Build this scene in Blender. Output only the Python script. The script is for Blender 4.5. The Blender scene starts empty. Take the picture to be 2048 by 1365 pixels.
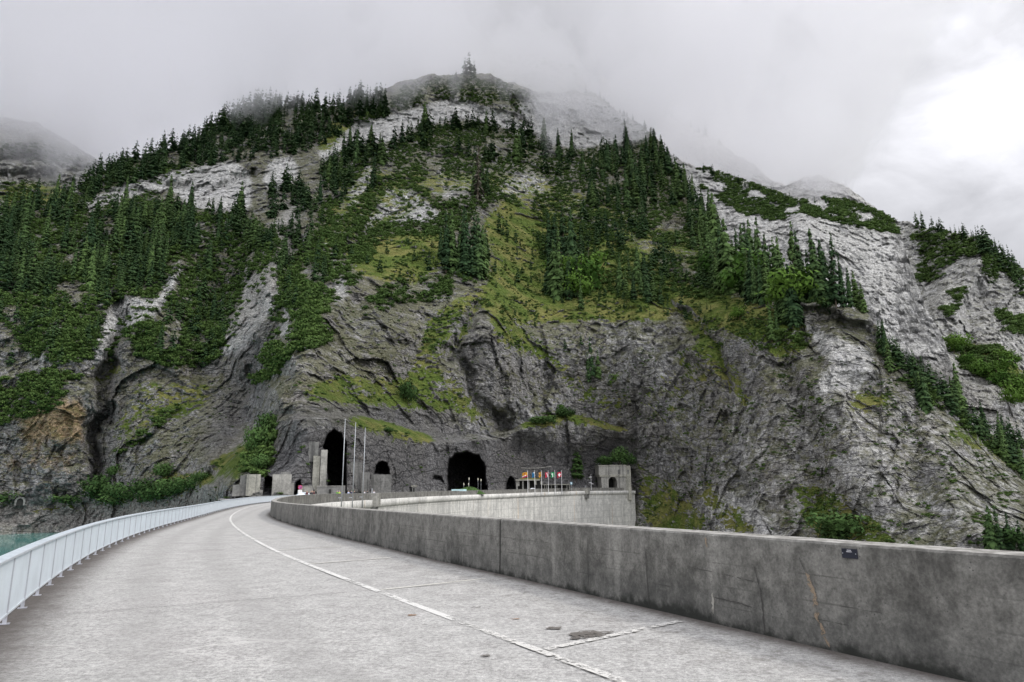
import bpy, bmesh, math, random
import numpy as np
from mathutils import Matrix, Vector
rad = math.radians
SC = bpy.context.scene
COL = SC.collection
random.seed(7); RNG = np.random.default_rng(7)

# ------------------------------------------------------------------ camera
F = 1365.33; ROLL = rad(0.54); HC = 1.8
PITCH = math.atan((983.5 - 682.5) / F)
cd = bpy.data.cameras.new('camera'); cam = bpy.data.objects.new('camera', cd); COL.objects.link(cam)
cd.sensor_width = 36; cd.lens = 24; cd.clip_start = 0.1; cd.clip_end = 20000
_c, _s = math.cos(ROLL), math.sin(ROLL); _cp, _sp = math.cos(PITCH), math.sin(PITCH)
R0 = Vector((1, 0, 0)); U0 = Vector((0, -_sp, _cp)); Fw = Vector((0, _cp, _sp))
rt = _c * R0 - _s * U0; up = _s * R0 + _c * U0
m = Matrix((rt, up, -Fw)).transposed().to_4x4(); m.translation = (0, 0, HC)
cam.matrix_world = m
SC.camera = cam

# ------------------------------------------------------------------ light
SUN_AZ, SUN_EL = 98, 46          # bearing to the right of the view, height
w = bpy.data.worlds.new('World'); SC.world = w; w.use_nodes = True
def build_world():
    nt = w.node_tree; N = nt.nodes; L = nt.links; N.clear()
    out = N.new('ShaderNodeOutputWorld'); bg = N.new('ShaderNodeBackground')
    sky = N.new('ShaderNodeTexSky'); sky.sky_type = 'NISHITA'; sky.sun_disc = False
    sky.sun_elevation = rad(SUN_EL); sky.sun_rotation = rad(SUN_AZ); sky.altitude = 1300
    tc = N.new('ShaderNodeTexCoord')
    def math_(op, a, b=None, clamp=False):
        n = N.new('ShaderNodeMath'); n.operation = op; n.use_clamp = clamp
        for i, v in enumerate((a, b)):
            if v is None: continue
            if isinstance(v, (int, float)): n.inputs[i].default_value = v
            else: L.new(v, n.inputs[i])
        return n.outputs[0]
    def dot(v):
        n = N.new('ShaderNodeVectorMath'); n.operation = 'DOT_PRODUCT'
        L.new(tc.outputs['Generated'], n.inputs[0]); n.inputs[1].default_value = Vector(v).normalized()
        return n.outputs['Value']
    def noise(scale, detail, rough, dist=0., seed=0.):
        mp = N.new('ShaderNodeMapping'); mp.inputs['Scale'].default_value = (1, 1, 1.7); mp.inputs['Location'].default_value = (seed, seed * .7, 0)
        L.new(tc.outputs['Generated'], mp.inputs['Vector'])
        n = N.new('ShaderNodeTexNoise'); n.inputs['Scale'].default_value = scale; n.inputs['Detail'].default_value = detail
        n.inputs['Roughness'].default_value = rough; n.inputs['Distortion'].default_value = dist
        L.new(mp.outputs[0], n.inputs['Vector']); return n.outputs['Fac']
    n1 = noise(2.3, 7, .55, .6, 1.3); n2 = noise(6.5, 6, .55, .4, 4.1)
    # brightness of the cloud deck: brighter towards the hidden sun and in a thin spot of the cloud
    s = dot((math.sin(rad(SUN_AZ)) * math.cos(rad(SUN_EL)), math.cos(rad(SUN_AZ)) * math.cos(rad(SUN_EL)), math.sin(rad(SUN_EL))))
    lobe = math_('POWER', math_('MAXIMUM', s, 0), 3.)
    b = math_('ADD', .32, math_('MULTIPLY', math_('POWER', math_('MAXIMUM', dot((.55, .72, .55)), 0), 4.), .23))
    p = dot(SPOT); sp = math_('POWER', math_('MAXIMUM', p, 0), 55.)
    b = math_('ADD', b, math_('MULTIPLY', sp, math_('MULTIPLY', n2, .8)))
    v = math_('ADD', math_('MULTIPLY', math_('SUBTRACT', n1, .5), 1.15), math_('MULTIPLY', math_('SUBTRACT', n2, .5), .6))
    b = math_('MULTIPLY', b, math_('ADD', 1.0, v))
    zc = dot((0, 0, 1))
    gz = N.new('ShaderNodeMapRange'); L.new(zc, gz.inputs['Value']); gz.inputs['From Min'].default_value = -.05; gz.inputs['From Max'].default_value = .12
    gz.inputs['To Min'].default_value = .25; gz.inputs['To Max'].default_value = 1.
    b = math_('MULTIPLY', b, gz.outputs[0])
    # an overcast sky is brighter overhead than at the horizon; the boost behind the camera is added to light the mountain
    gt = N.new('ShaderNodeMapRange'); L.new(zc, gt.inputs['Value']); gt.inputs['From Min'].default_value = .55; gt.inputs['From Max'].default_value = 1.
    gt.inputs['To Min'].default_value = 1.; gt.inputs['To Max'].default_value = 1.45
    b = math_('MULTIPLY', b, gt.outputs[0])
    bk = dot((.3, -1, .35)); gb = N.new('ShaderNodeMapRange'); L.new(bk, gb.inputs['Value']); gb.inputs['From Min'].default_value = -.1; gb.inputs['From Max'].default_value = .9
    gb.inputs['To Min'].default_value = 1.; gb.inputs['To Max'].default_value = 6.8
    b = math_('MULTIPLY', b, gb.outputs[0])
    cc = N.new('ShaderNodeCombineColor')
    L.new(math_('MULTIPLY', b, .985), cc.inputs[0]); L.new(math_('MULTIPLY', b, .985), cc.inputs[1]); L.new(math_('MULTIPLY', b, 1.035), cc.inputs[2])
    sc = N.new('ShaderNodeVectorMath'); sc.operation = 'SCALE'; sc.inputs['Scale'].default_value = .1
    L.new(sky.outputs[0], sc.inputs[0])
    mx = N.new('ShaderNodeMix'); mx.data_type = 'RGBA'; mx.inputs[0].default_value = .94
    L.new(sc.outputs[0], mx.inputs[6]); L.new(cc.outputs[0], mx.inputs[7])
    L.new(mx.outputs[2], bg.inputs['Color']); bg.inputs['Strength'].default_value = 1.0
    L.new(bg.outputs[0], out.inputs[0])

def ray(px, py):
    x = (np.asarray(px, float) - 1024) / F; y = -(np.asarray(py, float) - 682.5) / F
    xr = x * _c + y * _s; yr = -x * _s + y * _c
    return xr, _cp - yr * _sp, _sp + yr * _cp
def at(px, py, d):
    """point seen at picture position px,py at horizontal distance d"""
    x, y, z = ray(px, py); k = d / np.hypot(x, y)
    return np.array([x * k, y * k, HC + z * k])
SPOT = Vector([float(v) for v in ray(1900, 130)]).normalized()
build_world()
ld = bpy.data.lights.new('sun', 'SUN'); ld.energy = 1.5; ld.angle = rad(10); ld.color = (1, .955, .89)
sun = bpy.data.objects.new('sun', ld); COL.objects.link(sun)
sd = Vector((math.sin(rad(SUN_AZ)) * math.cos(rad(SUN_EL)), math.cos(rad(SUN_AZ)) * math.cos(rad(SUN_EL)), math.sin(rad(SUN_EL))))
sun.rotation_euler = sd.to_track_quat('Z', 'Y').to_euler(); sun.location = (100, 50, 300)
SC.view_settings.view_transform = 'Standard'; SC.view_settings.look = 'None'
SC.view_settings.exposure = 0.0; SC.view_settings.gamma = 1; SC.view_settings.use_curve_mapping = False
SC.cycles.max_bounces = 12; SC.cycles.diffuse_bounces = 3; SC.cycles.volume_bounces = 12
SC.cycles.transparent_max_bounces = 8
SC.cycles.use_denoising = True

# ------------------------------------------------------------------ helpers: objects
def tag(o, label=None, cat=None, group=None, kind=None):
    if label: o['label'] = label
    if cat: o['category'] = cat
    if group: o['group'] = group
    if kind: o['kind'] = kind
    return o
def empty(name, loc=(0, 0, 0), rz=0, label=None, cat=None, group=None):
    o = bpy.data.objects.new(name, None); COL.objects.link(o); o.location = loc; o.rotation_euler = (0, 0, rz)
    o.empty_display_size = .5
    return tag(o, label, cat, group)
def mesh_np(name, V, Fq, mat, parent=None, smooth=False, attrs=None, matidx=None):
    """V (n,3), Fq (m,k) with k = 3 or 4"""
    V = np.asarray(V, np.float32); Fq = np.asarray(Fq, np.int32); k = Fq.shape[1]
    me = bpy.data.meshes.new(name)
    me.vertices.add(len(V)); me.vertices.foreach_set('co', V.ravel())
    me.loops.add(Fq.size); me.loops.foreach_set('vertex_index', Fq.ravel())
    me.polygons.add(len(Fq)); me.polygons.foreach_set('loop_start', np.arange(0, Fq.size, k, dtype=np.int32))
    me.polygons.foreach_set('loop_total', np.full(len(Fq), k, np.int32))
    if smooth: me.polygons.foreach_set('use_smooth', np.ones(len(Fq), bool))
    mats = mat if isinstance(mat, (list, tuple)) else [mat]
    for q in mats: me.materials.append(q)
    if matidx is not None: me.polygons.foreach_set('material_index', np.asarray(matidx, np.int32))
    me.update(calc_edges=True)
    for an, av in (attrs or {}).items():
        a = me.attributes.new(an, 'FLOAT', 'POINT'); a.data.foreach_set('value', np.asarray(av, np.float32).ravel())
    o = bpy.data.objects.new(name, me); COL.objects.link(o)
    if parent: o.parent = parent
    return o
class MB:
    """collects shapes into one mesh"""
    def __init__(s): s.v = []; s.f = []; s.mi = []
    def add(s, vs, fs, mi=0):
        b = len(s.v); s.v += [tuple(float(c) for c in q) for q in vs]; s.f += [tuple(b + i for i in f) for f in fs]; s.mi += [mi] * len(fs)
    def box(s, c, size, rz=0, mi=0, bev=0, rx=0, taper=1.0):
        hx, hy, hz = size[0] / 2, size[1] / 2, size[2] / 2
        M_ = Matrix.Rotation(rz, 3, 'Z') @ Matrix.Rotation(rx, 3, 'X'); C_ = Vector(c)
        if bev <= 0:
            vs = [(sx * hx * (taper if sz > 0 else 1), sy * hy * (taper if sz > 0 else 1), sz * hz) for sz in (-1, 1) for sx, sy in ((-1, -1), (1, -1), (1, 1), (-1, 1))]
            fs = [(3, 2, 1, 0), (4, 5, 6, 7), (0, 1, 5, 4), (1, 2, 6, 5), (2, 3, 7, 6), (3, 0, 4, 7)]
        else:
            bm = bmesh.new(); bmesh.ops.create_cube(bm, size=1)
            for v in bm.verts: v.co = Vector((v.co.x * size[0], v.co.y * size[1], v.co.z * size[2]))
            bmesh.ops.bevel(bm, geom=list(bm.edges), offset=bev, segments=2, affect='EDGES', profile=.5)
            bm.verts.index_update(); vs = [v.co[:] for v in bm.verts]; fs = [[v.index for v in f.verts] for f in bm.faces]; bm.free()
        s.add([(M_ @ Vector(v) + C_) for v in vs], fs, mi)
    def tube(s, a, b, r0, r1=None, n=8, mi=0, cap=True):
        a = Vector(a); b = Vector(b); r1 = r0 if r1 is None else r1
        d = (b - a).normalized(); u = d.orthogonal().normalized(); v = d.cross(u)
        vs = []
        for p, r in ((a, r0), (b, r1)):
            for i in range(n):
                t = 2 * math.pi * i / n; vs.append(p + u * (r * math.cos(t)) + v * (r * math.sin(t)))
        fs = [(i, (i + 1) % n, n + (i + 1) % n, n + i) for i in range(n)]
        if cap: fs += [tuple(range(n))[::-1], tuple(range(n, 2 * n))]
        s.add(vs, fs, mi)
    def build(s, name, mat, parent=None, smooth=False):
        me = bpy.data.meshes.new(name); me.from_pydata(s.v, [], s.f)
        for q in (mat if isinstance(mat, (list, tuple)) else [mat]): me.materials.append(q)
        me.polygons.foreach_set('material_index', s.mi)
        if smooth: me.polygons.foreach_set('use_smooth', [True] * len(me.polygons))
        me.update()
        o = bpy.data.objects.new(name, me); COL.objects.link(o)
        if parent: o.parent = parent
        return o
def children(o): return [c for c in bpy.data.objects if c.parent == o]
def copy_tree(o, kids, loc, rz=0, scale=1., label=None, group=None, cat=None):
    c = o.copy(); COL.objects.link(c); c.location = loc; c.rotation_euler = (0, 0, rz)
    c.scale = (scale,) * 3 if isinstance(scale, (int, float)) else scale
    if label: c['label'] = label
    if group: c['group'] = group
    if cat: c['category'] = cat
    for k in kids:
        q = k.copy(); COL.objects.link(q); q.parent = c
    return c

# ------------------------------------------------------------------ helpers: noise
_G = np.array([(1,1,0),(-1,1,0),(1,-1,0),(-1,-1,0),(1,0,1),(-1,0,1),(1,0,-1),(-1,0,-1),(0,1,1),(0,-1,1),(0,1,-1),(0,-1,-1)], np.float32)
def perlin(P, seed=0):
    P = np.asarray(P, np.float32); I = np.floor(P).astype(np.int64); f = (P - I).astype(np.float32)
    u = f * f * f * (f * (f * 6 - 15) + 10); out = 0
    for dx in (0, 1):
        wx = u[:, 0] if dx else 1 - u[:, 0]
        for dy in (0, 1):
            wy = u[:, 1] if dy else 1 - u[:, 1]
            for dz in (0, 1):
                wz = u[:, 2] if dz else 1 - u[:, 2]
                h = ((I[:, 0] + dx) * 73856093) ^ ((I[:, 1] + dy) * 19349663) ^ ((I[:, 2] + dz) * 83492791) ^ (seed * 2654435761)
                h = (h ^ (h >> 13)) * 1274126177; h = (h ^ (h >> 16)) & 0x7fffffff
                g = _G[h % 12]
                out = out + wx * wy * wz * (g[:, 0] * (f[:, 0] - dx) + g[:, 1] * (f[:, 1] - dy) + g[:, 2] * (f[:, 2] - dz))
    return out
def fbm(P, octv=4, seed=0, gain=.5):
    a = 1.; s = 0.; P = np.asarray(P, np.float32)
    for i in range(octv):
        s = s + a * perlin(P, seed + i); P = P * 2.03 + 11.3; a *= gain
    return s
def ridged(P, octv=4, seed=0, gain=.5):
    a = 1.; s = 0.; P = np.asarray(P, np.float32)
    for i in range(octv):
        s = s + a * (1 - 2.2 * np.abs(perlin(P, seed + i))); P = P * 2.07 + 5.7; a *= gain
    return s
def sstep(a, b, x):
    t = np.clip((x - a) / (b - a), 0, 1); return t * t * (3 - 2 * t)

def facet(P, scale, seed=0, tilt=.9):
    """flat tilted blocks: each point takes the plane of the nearest of the jittered cell centres"""
    Q = np.asarray(P, np.float32) / np.asarray(scale, np.float32); I = np.floor(Q - .5).astype(np.int64); best = np.full(len(Q), 1e9, np.float32); out = np.zeros(len(Q), np.float32)
    for dx in (0, 1):
        for dy in (0, 1):
            for dz in (0, 1):
                h = ((I[:, 0] + dx) * 73856093) ^ ((I[:, 1] + dy) * 19349663) ^ ((I[:, 2] + dz) * 83492791) ^ (seed * 2654435761)
                h = (h ^ (h >> 13)) * 1274126177; h = (h ^ (h >> 16)) & 0x7fffffff
                r1 = (h % 1009) / 1009.; r2 = (h // 1009 % 1013) / 1013.; r3 = (h // 1021 % 1019) / 1019.; r4 = (h // 37 % 997) / 997.
                v = np.stack([Q[:, 0] - (I[:, 0] + dx + .5 + (r1 - .5) * .8), Q[:, 1] - (I[:, 1] + dy + .5 + (r2 - .5) * .8), Q[:, 2] - (I[:, 2] + dz + .5 + (r3 - .5) * .8)], 1)
                d = (v * v).sum(1); val = (r4 - .5) + tilt * ((r2 - .5) * v[:, 0] + (r3 - .5) * v[:, 1] + (r1 - .5) * 1.4 * v[:, 2])
                k = d < best; best = np.where(k, d, best); out = np.where(k, val, out)
    return out
# ------------------------------------------------------------------ masks laid over the mountain (what grows or crops out where)
GS = 4; GX0, GY0 = -400, -200; GW, GH = (2048 + 800) // GS, (1365 + 300) // GS
_gx, _gy = np.meshgrid(GX0 + GS * (np.arange(GW) + .5), GY0 + GS * (np.arange(GH) + .5))
def inpoly(poly, X, Y):
    r = np.zeros(X.shape, bool); n = len(poly)
    for i in range(n):
        x1, y1 = poly[i]; x2, y2 = poly[(i + 1) % n]
        if y1 == y2: continue
        c = ((y1 > Y) != (y2 > Y)) & (X < (x2 - x1) * (Y - y1) / (y2 - y1) + x1); r ^= c
    return r
def blur(A, n):
    for _ in range(2):
        for ax in (0, 1):
            k = 2 * n + 1; pad = [(0, 0), (0, 0)]; pad[ax] = (n + 1, n)
            c = np.cumsum(np.pad(A, pad, mode='edge'), axis=ax)
            A = (np.take(c, range(k, c.shape[ax]), ax) - np.take(c, range(0, c.shape[ax] - k), ax)) / k
    return A
def mask(polys, b=3):
    A = np.zeros((GH, GW))
    for p in polys:
        v = 1.
        if isinstance(p[0], (int, float)): v = p[0]; p = p[1]
        A = np.where(inpoly(p, _gx, _gy), v, A)
    return blur(A, b) if b else A
def sm(A, px, py):
    x = np.clip((np.asarray(px, float) - GX0) / GS - .5, 0, GW - 1.01); y = np.clip((np.asarray(py, float) - GY0) / GS - .5, 0, GH - 1.01)
    i = x.astype(int); j = y.astype(int); fx = x - i; fy = y - j
    return (A[j, i] * (1 - fx) + A[j, i + 1] * fx) * (1 - fy) + (A[j + 1, i] * (1 - fx) + A[j + 1, i + 1] * fx) * fy
def polydist(poly, X, Y):
    """distance to a polyline and the position along it"""
    best = np.full(X.shape, 1e9)
    for (x1, y1), (x2, y2) in zip(poly[:-1], poly[1:]):
        dx, dy = x2 - x1, y2 - y1; t = np.clip(((X - x1) * dx + (Y - y1) * dy) / (dx * dx + dy * dy), 0, 1)
        best = np.minimum(best, np.hypot(X - x1 - t * dx, Y - y1 - t * dy))
    return best

GRASS = mask([
 (.95,[(960,600),(985,540),(970,440),(1010,400),(1110,425),(1230,470),(1330,540),(1400,590),(1480,600),(1560,630),(1620,640),(1620,690),(1560,720),(1500,690),(1420,640),(1330,610),(1340,635),(1260,640),(1200,640),(1120,640),(1050,650),(1010,650)]),
 (.95,[(975,620),(1020,640),(1100,700),(1180,770),(1290,780),(1310,800),(1230,830),(1160,810),(1130,760),(1060,710),(1000,690)]),
 (.8,[(690,500),(800,470),(900,470),(890,530),(820,570),(720,545)]),
 (.75,[(600,790),(680,745),(760,760),(860,725),(900,745),(950,800),(970,850),(900,830),(800,820),(700,810),(640,800)]),
 (.55,[(850,640),(960,570),(960,600),(930,680),(880,720),(820,740),(840,690)]),
 (1.,[(690,838),(740,842),(790,855),(870,882),(862,892),(790,874),(740,862),(700,850)]),
 (1.,[(1035,850),(1080,836),(1130,828),(1180,838),(1250,858),(1255,872),(1200,862),(1130,850),(1080,862)]),
 (.95,[(1270,930),(1330,960),(1390,1010),(1440,1070),(1300,1060),(1280,1000)]),
 (.8,[(1390,950),(1440,980),(1500,1040),(1520,1080),(1450,1060),(1400,1000)]),
 (.75,[(1580,960),(1680,985),(1760,1050),(1800,1095),(1640,1085),(1600,1020)]),
 (.8,[(1385,600),(1420,640),(1470,720),(1500,790),(1490,830),(1450,760),(1400,690),(1370,640)]),
 (.6,[(1180,860),(1230,850),(1300,930),(1330,950),(1280,950),(1240,900)]),
 (.75,[(1350,700),(1420,700),(1450,760),(1380,770)]),(.6,[(1250,790),(1340,740),(1400,760),(1330,850),(1290,860)]),
 (.65,[(1590,770),(1640,790),(1660,815),(1600,800)]),(.6,[(1700,770),(1800,790),(1760,830),(1700,820)]),(.6,[(1630,880),(1690,900),(1680,925),(1630,905)]),
 (.55,[(1900,840),(2048,900),(2048,940),(1900,880)]),(.6,[(1720,990),(1760,990),(1750,1010),(1715,1010)]),
 (.5,[(270,770),(420,770),(420,810),(300,860),(230,900),(220,860)]),(.7,[(180,720),(260,720),(240,760),(180,760)]),
 (.9,[(110,990),(190,985),(230,1000),(180,1010),(100,1012)]),(.7,[(70,1000),(400,940),(470,900),(480,915),(400,985),(300,1010),(60,1030)]),
 (.7,[(0,375),(120,370),(140,395),(60,420),(0,400)]),(.8,[(630,300),(660,250),(720,215),(700,260),(660,300)]),
 (.6,[(430,940),(540,840),(560,860),(470,960)]),(.8,[(760,880),(860,885),(860,893),(760,880)]),
 (.32,[(700,330),(1100,350),(1400,480),(1420,560),(1250,480),(1000,400),(900,380),(760,470),(640,520),(640,440)]),
 (.8,[(1900,700),(1960,690),(2048,740),(2048,800),(1960,740)]),
], 2)
PALE = mask([
 (1.,[(320,350),(400,330),(470,320),(505,350),(505,420),(430,425),(375,415),(350,385),(300,385),(165,425),(160,400),(250,370)]),
 (1.,[(540,320),(590,310),(600,360),(540,390),(520,360)]),
 (1.,[(630,305),(700,250),(760,235),(880,200),(960,210),(1010,225),(1040,245),(1080,290),(1000,255),(930,240),(850,252),(780,285),(700,290),(650,330)]),
 (1.,[(1030,205),(1100,190),(1180,190),(1290,255),(1310,280),(1240,285),(1160,300),(1090,290),(1050,240)]),
 (1.,[(690,390),(745,320),(755,350),(720,400),(700,430)]),(.9,[(770,375),(830,380),(890,430),(860,450),(770,450),(760,410)]),
 (.8,[(540,450),(590,400),(600,440),(540,470)]),(.8,[(730,440),(760,400),(765,450),(720,480)]),
 (.9,[(210,620),(260,590),(310,600),(340,540),(365,510),(370,530),(330,620),(300,640),(230,680),(215,720),(190,740),(190,690)]),
 (.7,[(660,560),(700,545),(700,600),(670,620)]),(.8,[(560,620),(580,600),(590,680),(555,690)]),
 (.6,[(1140,390),(1180,400),(1220,440),(1140,410)]),(.7,[(1000,360),(1060,340),(1110,360),(1100,390),(980,400)]),
 (.6,[(860,300),(900,350),(960,340),(960,400),(880,410)]),
 (.8,[(1640,740),(1720,720),(1760,740),(1700,800),(1620,800)]),(.75,[(1600,640),(1700,680),(1760,700),(1740,740),(1640,720)]),
 (.45,[(1200,650),(1340,640),(1350,760),(1250,790),(1200,720)]),(.5,[(1460,780),(1900,780),(2048,960),(2048,1120),(1400,1120)]),
 (.7,[(1380,960),(1500,1000),(1560,1080),(1440,1080)]),(.6,[(1660,900),(1780,880),(1800,1000),(1700,1000)]),
 (.5,[(40,700),(110,690),(130,740),(50,760)]),(.9,[(0,690),(1,690),(1,700),(0,700)]),
 (.8,[(490,555),(560,520),(560,600),(500,700),(430,720),(470,620)]),
], 2)
OCHRE = mask([(.9,[(30,830),(90,800),(170,785),(175,840),(165,900),(110,880),(40,890)]),(.6,[(0,900),(60,890),(160,900),(150,960),(60,940),(0,960)]),
 (.7,[(1655,690),(1680,680),(1690,700),(1670,705)]),(.35,[(1610,640),(1640,680),(1720,760),(1600,700)]),(.6,[(740,985),(700,985),(700,900),(740,900)]),
 (.35,[(1170,870),(1250,870),(1250,930),(1150,940)])], 3)
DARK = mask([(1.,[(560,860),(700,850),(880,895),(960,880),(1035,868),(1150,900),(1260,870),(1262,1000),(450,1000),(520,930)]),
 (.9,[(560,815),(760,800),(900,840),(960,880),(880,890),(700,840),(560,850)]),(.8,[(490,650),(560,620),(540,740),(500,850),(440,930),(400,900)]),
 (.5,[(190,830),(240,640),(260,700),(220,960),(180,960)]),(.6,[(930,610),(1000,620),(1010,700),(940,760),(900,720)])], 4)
SCREE = mask([(1.,[(540,840),(430,980),(330,1000),(440,900),(500,860)]),(1.,[(-400,1000),(60,1010),(250,1005),(420,1000),(420,1060),(-400,1060)]),
 (.8,[(560,400),(600,420),(590,500),(560,500)]),(.7,[(500,540),(560,500),(570,560),(480,660),(430,700),(460,620)]),
 (1.,[(1800,740),(1880,790),(2048,880),(2048,860),(1900,740),(1840,720)]),(1.,[(1910,720),(2048,780),(2048,800),(1960,770)]),(.6,[(900,340),(960,330),(960,400),(900,400)])], 3)
SCRUB = mask([
 [(690,250),(740,215),(820,195),(900,185),(960,170),(1040,180),(1090,225),(1080,245),(1020,222),(960,205),(900,196),(820,220),(760,238),(700,262)],
 [(640,420),(780,370),(980,340),(1130,400),(1230,450),(1190,485),(1100,440),(1000,400),(900,470),(760,475),(700,510)],
 [(780,185),(850,160),(930,150),(990,158),(1050,185),(1100,200),(1090,235),(1000,215),(900,200),(800,215)],
 [(1150,190),(1190,190),(1250,235),(1310,272),(1300,285),(1240,255),(1180,215)],
 [(700,300),(780,290),(860,255),(960,245),(1050,260),(1090,300),(1160,305),(1240,290),(1300,290),(1400,370),(1500,440),(1520,500),(1440,520),(1380,500),(1290,480),(1200,440),(1130,400),(1060,345),(980,340),(900,350),(840,380),(780,370),(740,430),(700,490),(640,560),(560,660),(540,620),(560,560),(600,500),(640,430),(660,380),(640,340)],
 [(-400,420),(0,420),(180,330),(420,330),(300,390),(340,420),(480,430),(560,470),(560,500),(480,560),(360,620),(300,700),(420,700),(340,740),(290,720),(200,620),(210,700),(170,730),(80,730),(0,640),(-400,640)],
 [(-400,760),(0,760),(120,740),(180,760),(160,790),(80,830),(0,860),(-400,870)],
 [(380,620),(440,540),(540,520),(560,560),(500,600),(460,700),(400,740),(340,730)],
 [(500,740),(560,660),(650,650),(670,690),(600,700),(560,750),(510,780)],
 [(640,430),(760,480),(720,560),(640,640),(560,680),(600,580)],
 [(720,620),(760,570),(860,560),(960,530),(980,560),(900,600),(800,610),(730,640)],
 [(500,960),(490,910),(540,840),(560,850),(545,920),(520,960)],[(220,910),(290,860),(360,790),(350,830),(300,880),(240,915)],
 [(790,820),(800,770),(835,775),(830,820)],[(1050,850),(1090,830),(1140,820),(1150,835),(1090,850)],
 [(200,690),(230,650),(240,690),(220,740)],
 [(1060,450),(1200,440),(1260,500),(1330,600),(1280,610),(1200,580),(1100,560)],
 [(1400,480),(1560,480),(1700,600),(1600,610),(1450,590),(1400,540)],
 [(1620,720),(1600,690),(1540,690),(1560,640),(1600,650)],
 [(1200,500),(1400,520),(1480,590),(1400,600),(1260,560)],
 [(1760,680),(1850,750),(1990,860),(2048,920),(2048,960),(1920,850),(1800,760)],
], 2)

# ------------------------------------------------------------------ materials
def nm(name):
    m_ = bpy.data.materials.new(name); m_.use_nodes = True; nt = m_.node_tree
    return m_, nt, nt.nodes['Principled BSDF']
class NT:
    def __init__(s, nt): s.nt = nt; s.N = nt.nodes; s.L = nt.links
    def inp(s, sock, v):
        if v is None: return
        if isinstance(v, (int, float)): sock.default_value = v
        elif isinstance(v, (tuple, list, Vector)): sock.default_value = (*v, 1) if len(v) == 3 and sock.type == 'RGBA' else v
        else: s.L.new(v, sock)
    def coord(s, kind='Object'): return s.N.new('ShaderNodeTexCoord').outputs[kind]
    def mapping(s, vec, scale=(1, 1, 1), rot=(0, 0, 0), loc=(0, 0, 0)):
        n = s.N.new('ShaderNodeMapping'); s.L.new(vec, n.inputs[0]); n.inputs['Scale'].default_value = scale; n.inputs['Rotation'].default_value = rot; n.inputs['Location'].default_value = loc
        return n.outputs[0]
    def noise(s, vec, scale, detail=4, rough=.5, dist=0., out='Fac'):
        n = s.N.new('ShaderNodeTexNoise'); s.L.new(vec, n.inputs['Vector']); n.inputs['Scale'].default_value = scale
        n.inputs['Detail'].default_value = detail; n.inputs['Roughness'].default_value = rough; n.inputs['Distortion'].default_value = dist
        return n.outputs[out]
    def vor(s, vec, scale, feature='F1', out='Distance', rnd=1.):
        n = s.N.new('ShaderNodeTexVoronoi'); n.feature = feature; s.L.new(vec, n.inputs['Vector']); n.inputs['Scale'].default_value = scale; n.inputs['Randomness'].default_value = rnd
        return n.outputs[out]
    def ramp(s, v, a, b, lo=0., hi=1., smooth=True):
        n = s.N.new('ShaderNodeMapRange'); n.interpolation_type = 'SMOOTHSTEP' if smooth else 'LINEAR'
        s.inp(n.inputs['Value'], v); s.inp(n.inputs['From Min'], a); s.inp(n.inputs['From Max'], b); s.inp(n.inputs['To Min'], lo); s.inp(n.inputs['To Max'], hi)
        return n.outputs[0]
    def m(s, op, a, b=None, c=None, clamp=False):
        n = s.N.new('ShaderNodeMath'); n.operation = op; n.use_clamp = clamp
        s.inp(n.inputs[0], a); s.inp(n.inputs[1], b); s.inp(n.inputs[2], c); return n.outputs[0]
    def mix(s, f, a, b, blend='MIX'):
        n = s.N.new('ShaderNodeMix'); n.data_type = 'RGBA'; n.blend_type = blend; s.inp(n.inputs[0], f); s.inp(n.inputs[6], a); s.inp(n.inputs[7], b)
        return n.outputs[2]
    def attr(s, name): n = s.N.new('ShaderNodeAttribute'); n.attribute_name = name; return n.outputs['Fac']
    def bump(s, h, strength=.5, dist=.1, normal=None):
        n = s.N.new('ShaderNodeBump'); s.L.new(h, n.inputs['Height']); n.inputs['Strength'].default_value = strength; n.inputs['Distance'].default_value = dist
        if normal: s.L.new(normal, n.inputs['Normal'])
        return n.outputs[0]
    def sep(s, v): n = s.N.new('ShaderNodeSeparateXYZ'); s.L.new(v, n.inputs[0]); return n.outputs

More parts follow.
